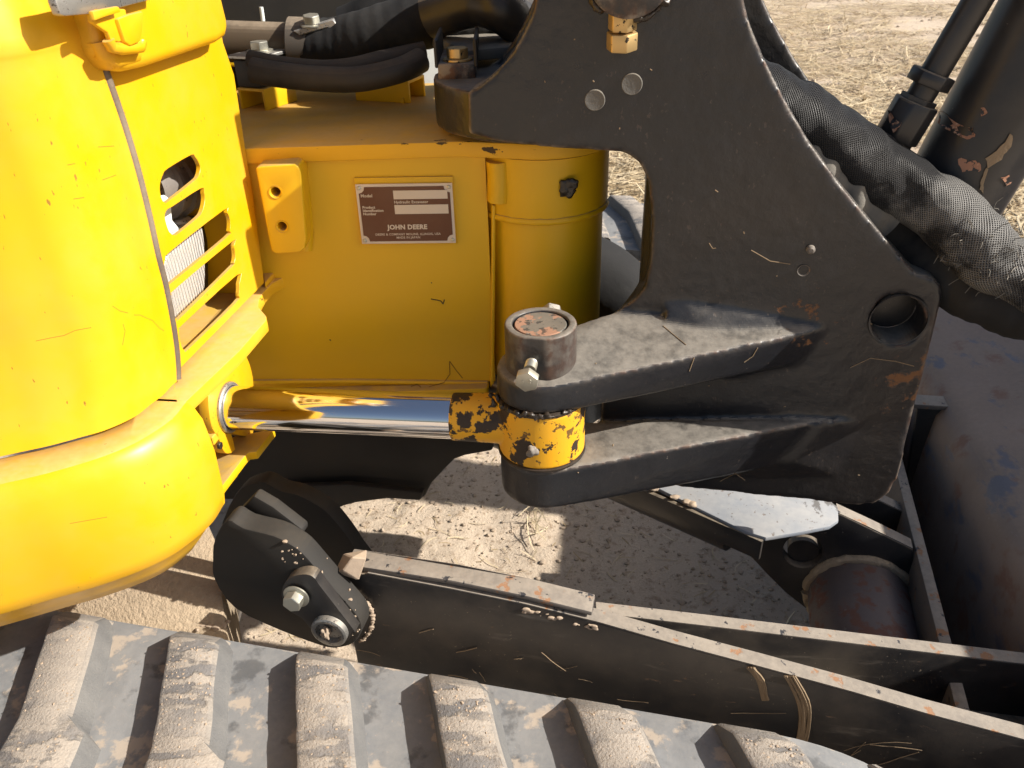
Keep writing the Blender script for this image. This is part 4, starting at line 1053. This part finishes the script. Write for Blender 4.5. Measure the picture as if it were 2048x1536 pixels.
# ------------------------------------------------------------------ hoses, clamps and cab front above the top plate
zt_ = zt
def onT(px, py, z=None): return onZ(px, py, zt_ if z is None else z)
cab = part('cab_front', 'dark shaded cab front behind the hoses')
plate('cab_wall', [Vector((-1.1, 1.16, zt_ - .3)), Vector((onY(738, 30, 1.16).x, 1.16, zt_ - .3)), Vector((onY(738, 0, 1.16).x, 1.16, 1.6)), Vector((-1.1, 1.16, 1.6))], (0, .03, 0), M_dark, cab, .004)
plate('floor_edge', [Vector((-1.1, 1.10, zt_ + .045)), Vector((onY(520, 100, 1.10).x, 1.10, zt_ + .045)), Vector((onY(520, 100, 1.10).x, 1.16, zt_ + .045)), Vector((-1.1, 1.16, zt_ + .045))], (0, 0, -.012), M_yelbox, cab, .002)
tube('wire_end', [onY(x, y, 1.15) for x, y in ((522, 14), (524, 26), (526, 42))], .0028, M_pale, cab, 8)
def channel(px, side, mat):
    pass
hz = part('hose_group', 'black hydraulic hoses and brackets on the yellow top plate')
def clampblock(name, fl_, fr_, dep, hz_, yaw, top, label):
    """open yellow channel with rubber block, steel strap and bolt; fl_, fr_: front bottom corners on the top plate"""
    b_ = part(name, label, hz)
    a, c = fl_, fr_; d = (c - a); w = d.length; d.normalize(); bk = Vector((-d.y, d.x, 0))
    if bk.y < 0: bk = -bk
    o = [a, c, c + Z1 * hz_, a + Z1 * hz_]
    t = .004
    i_ = [a + d * t, c - d * t, c - d * t + Z1 * (hz_ - t), a + d * t + Z1 * (hz_ - t)]
    bm = bmesh.new(); add_prism(bm, [o[0], i_[0], i_[3], i_[2], i_[1], o[1], o[2], o[3]], bk * dep); bevel(bm, .0012, 2)
    bm_obj('channel', bm, M_yelbox, b_)
    bm = bmesh.new(); add_prism(bm, [a + d * .002 + Z1 * (hz_ + .0008), c - d * .002 + Z1 * (hz_ + .0008), c - d * .002 + Z1 * (hz_ + top), a + d * .002 + Z1 * (hz_ + top)], bk * (dep * .96)); bevel(bm, .002, 2)
    bm_obj('rubber_block', bm, M_hosebk, b_)
    bm = bmesh.new(); z0 = Z1 * (hz_ + top + .0015)
    add_prism(bm, [a - d * .004 + z0 - bk * .003, c + d * .004 + z0 - bk * .003, c + d * .006 + z0 + bk * (dep * .9), a - d * .002 + z0 + bk * (dep * .9)], Z1 * .004); bevel(bm, .0008, 1)
    bm_obj('strap', bm, M_steel if top > .0 else M_black, b_)
    hexbolt('strap_bolt', a + d * (w * .5) + bk * (dep * .5) + z0 + Z1 * .0065, Z1, .0115, .009, M_bolt, b_)
    return b_
clampblock('hose_clamp', onT(482, 218), onT(535, 222), .060, .025, 0, .031, 'yellow channel clamp with bolt, left of the hoses')
bl = onT(820, 207); brr = onT(852, 192)
clampblock('hose_clamp', bl, bl + (brr - bl).normalized() * .045, .075, .026, 0, .028, 'yellow channel clamp with bolt beside the bracket hub')
dbk = (brr - bl).normalized()
bead('weld_bead', [onT(745, 190) + Z1 * .003, onT(775, 199) + Z1 * .003, onT(812, 206) + Z1 * .003], .004, hz, fq=12, amp=.6)
# the two thick hoses
p = [onY(x, y, d) for x, y, d in ((505, 140, .93), (560, 150, .925), (640, 158, .92), (720, 158, .92), (800, 140, .93), (842, 120, .95))]
tube('thick_hose', spline(p, 8), .0135, M_hosebk, hz, 20, label='thick dusty black hose lying across the top plate')
p = [onY(x, y, d) for x, y, d in ((500, 118, .98), (560, 130, .97), (640, 138, .965), (700, 134, .965), (760, 120, .975), (850, 100, .99))]
tube('thick_hose', spline(p, 8), .010, M_hosebk, hz, 18)
# big pipe and convoluted hose with clamp
p0 = onY(430, 82, 1.06); p1 = onY(610, 88, 1.06); pdv = (p1 - p0).normalized()
turned('brown_pipe', p0 - pdv * .1, pdv, [(0, .024), ((p1 - p0).length + .1, .024)], paint('dusty_brown_pipe', (.085, .062, .04), .5, dust_amt=.4), hz, 32)
pcl = onY(607, 90, 1.05)
turned('pipe_clamp', pcl - pdv * .016, pdv, [(0, .030), (.001, .0315), (.032, .0315), (.033, .030)], M_steel.copy() if False else paint('dusty_clamp', (.10, .085, .07), .55, dust_amt=.5, metal=.3), hz, 36)
bm = bmesh.new(); add_prism(bm, [onY(x, y, 1.02) for x, y in ((585, 62), (632, 48), (665, 38), (676, 50), (682, 58), (672, 60), (655, 56), (625, 64), (600, 72))], (0, .03, 0)); bevel(bm, .0012, 1)
bm_obj('clamp_ear', bm, M_steel, hz, 35, 'pale steel clamp ear with a bolt')
hexbolt('clamp_bolt', onY(624, 46, 1.03), (0, -.15, 1), .0105, .009, M_bolt, hz)
p = [onY(x, y, d) for x, y, d in ((618, 92, 1.05), (680, 88, 1.04), (760, 66, 1.03), (850, 40, 1.03), (940, 30, 1.04), (1040, 60, 1.06), (1120, 110, 1.08))]
tube('covered_hose', spline(p, 22), .031, M_cloth, hz, 26, lambda t, a: .008 * math.sin(t * 130) + .07 * mnoise.noise(Vector((t * 9, math.cos(a), math.sin(a)))), label='fat black hose in a cloth cover')
p = [onY(x, y, d) for x, y, d in ((700, 70, 1.09), (800, 20, 1.09), (900, -20, 1.09), (1000, -30, 1.06), (1100, 10, 1.03))]
tube('covered_hose', spline(p, 22), .034, M_cloth, hz, 26, lambda t, a: .07 * mnoise.noise(Vector((t * 8, math.cos(a), 4))))
p = [onY(x, y, d) for x, y, d in ((860, 30, .99), (950, 5, .97), (1010, 20, .95), (1060, 60, .97))]
tube('thick_hose', spline(p, 8), .026, M_black, hz, 20)
# stay bracket with bolt on the hub
sb = part('stay_bracket', 'dark folded stay bracket with a yellowed bolt', hz)
s0 = onY(878, 172, .845); s1 = onY(952, 170, .845); sd = (s1 - s0).normalized(); sk = Vector((-sd.y, sd.x, 0)); wS = (s1 - s0).length
bm = bmesh.new(); add_prism(bm, [s0, s1, s1 + Z1 * .021, s0 + Z1 * .021], sk * .10); bevel(bm, .002, 2)
bm_obj('stay_block', bm, M_cast, sb)
for pz in (s0 - sd * .001, s1 + sd * .001):
    bm = bmesh.new(); box(bm, pz + Z1 * .03 + sk * .05, sd, sk, Z1, .0035, .10, .026); bevel(bm, .001, 1); bm_obj('stay_flange', bm, M_hosebk, sb)
hexbolt('stay_bolt', s0 + sd * (wS * .52) + sk * .018 + Z1 * .0236, Z1, .0115, .010, M_brass, sb)
bm = bmesh.new(); box(bm, s0 + sd * (wS * 1.05) + sk * .125 + Z1 * .020, (sd + sk * .4).normalized(), (sk - sd * .4).normalized(), Z1, .075, .13, .012); bevel(bm, .003, 2)
bm_obj('stay_plate', bm, M_greyboot, sb)

# hairline scratches, straws and flecks lying on surfaces: traced onto whatever the sight line meets
bpy.context.view_layer.update(); DG = bpy.context.evaluated_depsgraph_get()
def on_surf(px, py, lift=.0006):
    d = ray(px, py); ok, loc, nn, *_ = SC.ray_cast(DG, CAM + d * .05, d)
    if nn.dot(d) > 0: nn = -nn
    return loc + nn * lift
def trace(name, polys, r, mat, parent, lift=.0004, label=None, kind=None, sub=5):
    bm = bmesh.new()
    for ps in polys:
        q = []
        for a, b_ in zip(ps[:-1], ps[1:]):
            for k in range(sub): t = k / sub; q.append(on_surf(a[0] + (b_[0] - a[0]) * t, a[1] + (b_[1] - a[1]) * t, lift))
        q.append(on_surf(*ps[-1], lift)); tube_bm(bm, q, r, 5)
    return bm_obj(name, bm, mat, parent, 60, label, kind)
M_crack = paint('paint_crack', (.20, .10, .015), .8, dust_amt=0)
trace('hairline_scratch', [[(268, 630), (280, 630), (305, 641), (318, 655), (328, 662)], [(72, 682), (100, 676), (128, 671), (150, 661), (182, 655)], [(225, 612), (240, 622), (256, 626)], [(246, 648), (250, 662), (245, 690)], [(140, 1047), (180, 1040), (214, 1034)], [(135, 330), (150, 327)], [(196, 294), (228, 292)], [(205, 360), (232, 350)], [(147, 398), (168, 395)]], .00022, M_crack, hood, -.00005, 'hairline cracks in the hood paint', 'stuff')
trace('dirt_fleck', [[(862, 598), (874, 600), (882, 602)], [(882, 602), (886, 608), (889, 599)], [(659, 679), (662, 681)], [(862, 562 + 3), (864, 566)]], .0007, M_grease, frm, 0, 'small dark dirt marks on the frame', 'stuff')
trace('dry_tendril', [[(858, 774), (888, 765), (900, 748), (899, 724)], [(899, 722), (912, 740), (925, 756)], [(822, 774), (834, 768), (842, 775)]], .00045, M_crack, frm, .0003, 'dry root strands hanging on the frame', 'stuff')
trace('stuck_straw', [[(1326, 652), (1345, 668), (1372, 690)], [(1488, 724), (1505, 712), (1515, 695)], [(1378, 742), (1388, 715)], [(1440, 962), (1470, 946), (1490, 960)], [(1418, 486), (1425, 497), (1432, 496)], [(1430, 380), (1436, 384)], [(1300, 168 - 30), (1304, 141)], [(1502, 500), (1540, 522), (1580, 528)], [(1700, 735), (1740, 716), (1790, 722), (1828, 732)]], .0005, M_bark, br, .0004, 'straws lying on the casting', 'stuff')
fl_rnd = random.Random(31)
polys = []
for i in range(20):
    x, y = fl_rnd.uniform(1080, 1840), fl_rnd.uniform(60, 960); a = fl_rnd.uniform(0, 3.1); L_ = fl_rnd.uniform(1.5, 5)
    polys.append([(x, y), (x + math.cos(a) * L_, y + math.sin(a) * L_)])
ok_ = []
for ps in polys:
    d = ray(*ps[0]); h_, loc, nn, idx, ob_, _m = SC.ray_cast(DG, CAM + d * .05, d)
    if h_ and ob_.name.startswith('bracket_casting'): ok_.append(ps)
trace('stuck_chaff', ok_, .00055, M_straw_plain if 'M_straw_plain' in globals() else M_bark, br, .0002, 'pale specks of chaff stuck on the casting', 'stuff', 2)

# black cloth covered hose hanging behind the bracket window
tube('hanging_hose', spline([Vector((.02, 1.02, .62)), Vector((.09, 1.0, .60)), Vector((.16, .99, .55)), Vector((.24, .98, .46)), Vector((.30, .97, .36))], 8), lambda t: .052, M_cloth, hz, 24, lambda t, a: .12 * mnoise.noise(Vector((t * 5, math.cos(a), math.sin(a)))), label='sagging black cloth covered hose behind the bracket')

# added pale panel, stands in for overexposed background between the hoses
pp = plate('backdrop_panel', [onZ(x, y, 0) for x, y in ((480, 330), (1010, 330))][::1] + [onZ(1010, 330, 0) + Z1 * .95, onZ(480, 330, 0) + Z1 * .95], (0, .03, 0), M_pale, None, .004)
finish(pp, 'added pale panel standing in for the bright background between black hoses', cat='panel')

# ================================================================== LOOSE THINGS
# small stone on the pivot of the blade arm
bm = bmesh.new(); b2 = bmesh.new()
sc_ = onA(704, 1130, .082)
pts = [sc_ + tU * a + tV * b_ + Z1 * c for a, b_, c in ((-.017, -.008, -.006), (.010, -.010, -.010), (.017, .0, .012), (.004, -.004, .015), (-.012, .008, .006), (.012, .014, .010), (.0, .012, -.010), (-.004, -.013, .004))]
hull(bm, pts); bevel(bm, .001, 1)
st_ = bm_obj('stone', bm, M_clod, None, 20)
finish(st_, 'small angular sandstone chip lying at the upper end of the blade arm', cat='stone')
# wood chip and straw on the straw field and sand; strands as real blades
def strands(name, n, place, ln, wd, mat, seed, tint=(0, 1), curl=.25, lift=.01, pitch=.12, label=None, dirf=None):
    rnd = random.Random(seed); vs = []; fs = []; tn = []
    for i in range(n):
        x, y, z, nrm_ = place(rnd)
        a = rnd.uniform(0, math.pi * 2) if dirf is None else dirf(rnd)
        d = Vector((math.cos(a), math.sin(a), rnd.gauss(0, pitch))).normalized(); sd_ = Vector((-d.y, d.x, rnd.uniform(-.4, .4))).normalized()
        L_ = rnd.uniform(*ln); w_ = rnd.uniform(*wd); t_ = rnd.uniform(*tint); c = rnd.gauss(0, curl)
        p_ = Vector((x, y, z + lift * rnd.random())); k = 4; base = len(vs)
        for j in range(k + 1):
            q = p_ + d * (L_ * (j / k - .5)) + sd_ * (c * L_ * ((j / k - .5) ** 2)); q.z = max(q.z, z - .004)
            ww = w_ * (1 - .6 * abs(j / k - .5))
            vs += [q - sd_ * ww, q + sd_ * ww]; tn += [t_, t_]
        fs += [(base + 2 * j, base + 2 * j + 1, base + 2 * j + 3, base + 2 * j + 2) for j in range(k)]
    me = bpy.data.meshes.new(name); me.from_pydata(vs, [], fs)
    ca_ = me.color_attributes.new('tint', 'FLOAT_COLOR', 'POINT')
    for i, t_ in enumerate(tn): ca_.data[i].color = (t_, t_, t_, 1)
    me.materials.append(mat); ob = bpy.data.objects.new(name, me); COL.objects.link(ob)
    return finish(ob, label, 'stuff')
def field(rnd):
    y = 2.3 + 9.5 * rnd.random() ** 1.5; x = rnd.uniform(.05, .62) * y * 1.12 + rnd.uniform(-.3, .4)
    return x, y, ground_h(x, y), None
def clump(rnd):
    while True:
        x, y, z, _ = field(rnd)
        if mnoise.noise(Vector((x * .9, y * .9, 4))) + .5 * mnoise.noise(Vector((x * 3, y * 3, 1))) > -.30: return x, y, z, None
strands('straw_litter', 26000, clump, (.08, .42), (.0014, .0044), M_straw, 3, (.0, 1), .16, .03, .13, 'dry straw littered over the sandy field', lambda r: r.gauss(.25, .9))
def patch(rnd):
    x = rnd.uniform(-.45, .75); y = rnd.uniform(.8, 1.75); return x, y, ground_h(x, y), None
strands('straw_scraps', 700, patch, (.008, .045), (.0006, .0014), M_straw, 5, (0, .9), .5, .006, .15, 'short straw scraps on the sand under the machine')
def tuft(rnd):
    p_ = onZ(1072 + rnd.gauss(0, 7), 1060 + rnd.gauss(0, 22), .005); return p_.x, p_.y, .012, None
strands('straw_scraps', 16, tuft, (.04, .11), (.0008, .0015), M_straw, 6, (.5, 1), .5, .01, .3, 'small tuft of bleached straw on lit sand', lambda r: r.gauss(1.7, .6))
# pebbles and clods
def pebbles(name, n, place, rr_, mat, seed, label):
    rnd = random.Random(seed); b_ = bmesh.new(); bmesh.ops.create_icosphere(b_, subdivisions=1, radius=1)
    bv_ = [v.co.copy() for v in b_.verts]; bf = [[v.index for v in f.verts] for f in b_.faces]; b_.free(); vs = []; fs = []
    for i in range(n):
        x, y, z = place(rnd); r_ = rr_[0] + (rr_[1] - rr_[0]) * rnd.random() ** 3; o = len(vs); sx, sy, sz = rnd.uniform(.7, 1.4), rnd.uniform(.7, 1.3), rnd.uniform(.5, .9)
        for c in bv_:
            k = 1 + .35 * mnoise.noise(c * 1.5 + Vector((i * 2.1, 0, 0))); vs.append((x + c.x * r_ * k * sx, y + c.y * r_ * k * sy, z + c.z * r_ * k * sz))
        fs += [[o + a for a in f] for f in bf]
    me = bpy.data.meshes.new(name); me.from_pydata(vs, [], fs); ob = link(name, me, mat, None, 40); return finish(ob, label, 'stuff')
M_peb = paint('pebble', (.33, .265, .205), .9, SAND, .5, .2, .9, .4, var=.3)
pebbles('pebbles', 5200, lambda r: (lambda x, y: (x, y, ground_h(x, y) + .001))(r.uniform(-.5, .9), r.uniform(.75, 1.7)), (.0009, .0052), M_peb, 8, 'loose grit and pebbles on the sand under the machine')
pebbles('pebbles', 2500, lambda r: (lambda x, y: (x, y, ground_h(x, y) + .003))(r.uniform(.2, 6), r.uniform(2.2, 8)), (.004, .02), M_peb, 9, 'grit and small clods in the straw field')
# sand grains and clods on the track
def on_track(rnd):
    k = rnd.randrange(-3, 4); dv = .027 + rnd.random() ** 1.3 * .24; sk_ = .5 * dv if dv < .13 else .065 + .25 * (dv - .13)
    p_ = track_pt(LUG0 + k * PITCH_L + sk_ + rnd.uniform(.002, .049), -dv, .0238); return p_.x, p_.y, p_.z
pebbles('sand_grains', 2600, on_track, (.0004, .0014), M_clod, 10, 'sand grains caked on the track lugs')
def on_leg(rnd):
    t = rnd.random(); p_ = onZ(330 + 110 * t + rnd.gauss(0, 10), 1232 + 14 * t + rnd.gauss(0, 5), .388); return p_.x, p_.y, p_.z
pebbles('dried_clods', 60, on_leg, (.002, .006), M_clod, 11, 'dried clods along the track edge')
def on_pivot(rnd):
    t = rnd.random(); a, b_ = (560, 1082), (725, 1270); p_ = onA(a[0] + (b_[0] - a[0]) * t + rnd.gauss(0, 16), a[1] + (b_[1] - a[1]) * t + rnd.gauss(0, 16), KN - .0005); return p_.x, p_.y, p_.z
pebbles('dried_clods', 70, on_pivot, (.0008, .0022), M_clod, 12, 'specks of dried mud on the pivot plate')
def behind_pivot(rnd):
    a = rnd.uniform(-1.2, .9); p_ = onA(664 + 82 * math.cos(a), 1238 + 62 * math.sin(a), KA - .002); return p_.x, p_.y, p_.z
pebbles('dried_clods', 160, behind_pivot, (.001, .0032), M_clod, 13, 'crumbs of dirt packed round the pivot end')
# straws and roots stuck to the side of the blade arm
def arm_straw(n, seed, x0, x1, ln, wd, label):
    rnd = random.Random(seed); bm = bmesh.new()
    for i in range(n):
        x = rnd.uniform(x0, x1); yt = 1190 + (x - 735) * .262; y = yt + rnd.uniform(25, 190)
        p_ = onA(x, y, KA - .0015); a = rnd.gauss(0, .5) if rnd.random() < .7 else rnd.uniform(0, 3.1); L_ = rnd.uniform(*ln); c = rnd.gauss(0, .25)
        ps = []
        for j in range(6):
            t = j / 5 - .5; aa = a + c * t * 4
            ps.append(p_ + tU * (math.cos(a) * L_ * t - math.sin(a) * c * L_ * t * t) + Z1 * (math.sin(a) * L_ * t + math.cos(a) * c * L_ * t * t) - tV * (.0008 * rnd.random()))
        tube_bm(bm, ps, rnd.uniform(*wd), 4)
    ob = bm_obj('stuck_straw', bm, M_bark, None, 60); return finish(ob, label, 'stuff')
arm_straw(24, 21, 1000, 2030, (.012, .07), (.0002, .00045), 'thin straws and roots stuck to the blade arm side')
arm_straw(9, 22, 720, 1050, (.006, .03), (.0003, .0007), 'a few straws on the left run of the blade arm')
# shredded bark stuck on the arm
def shred(px, w, seed):
    rnd = random.Random(seed); bm = bmesh.new()
    for i in range(9):
        o = rnd.uniform(-w, w); path_ = [onA(x + o + rnd.uniform(-3, 3), y, KA - .002 - .001 * rnd.random()) for x, y in px]
        tube_bm(bm, spline(path_, 3), .0013, 5)
    ob = bm_obj('bark_shred', bm, M_bark, None, 60); return ob
finish(shred([(1578, 1352), (1605, 1400), (1610, 1440), (1600, 1490), (1588, 1520)], 13, 1), 'long frayed strip of grey bark stuck on the blade arm', cat='bark')
finish(shred([(1500, 1335), (1520, 1360), (1530, 1400)], 5, 2), 'short brown bark strip left of the long bark strip', cat='bark')
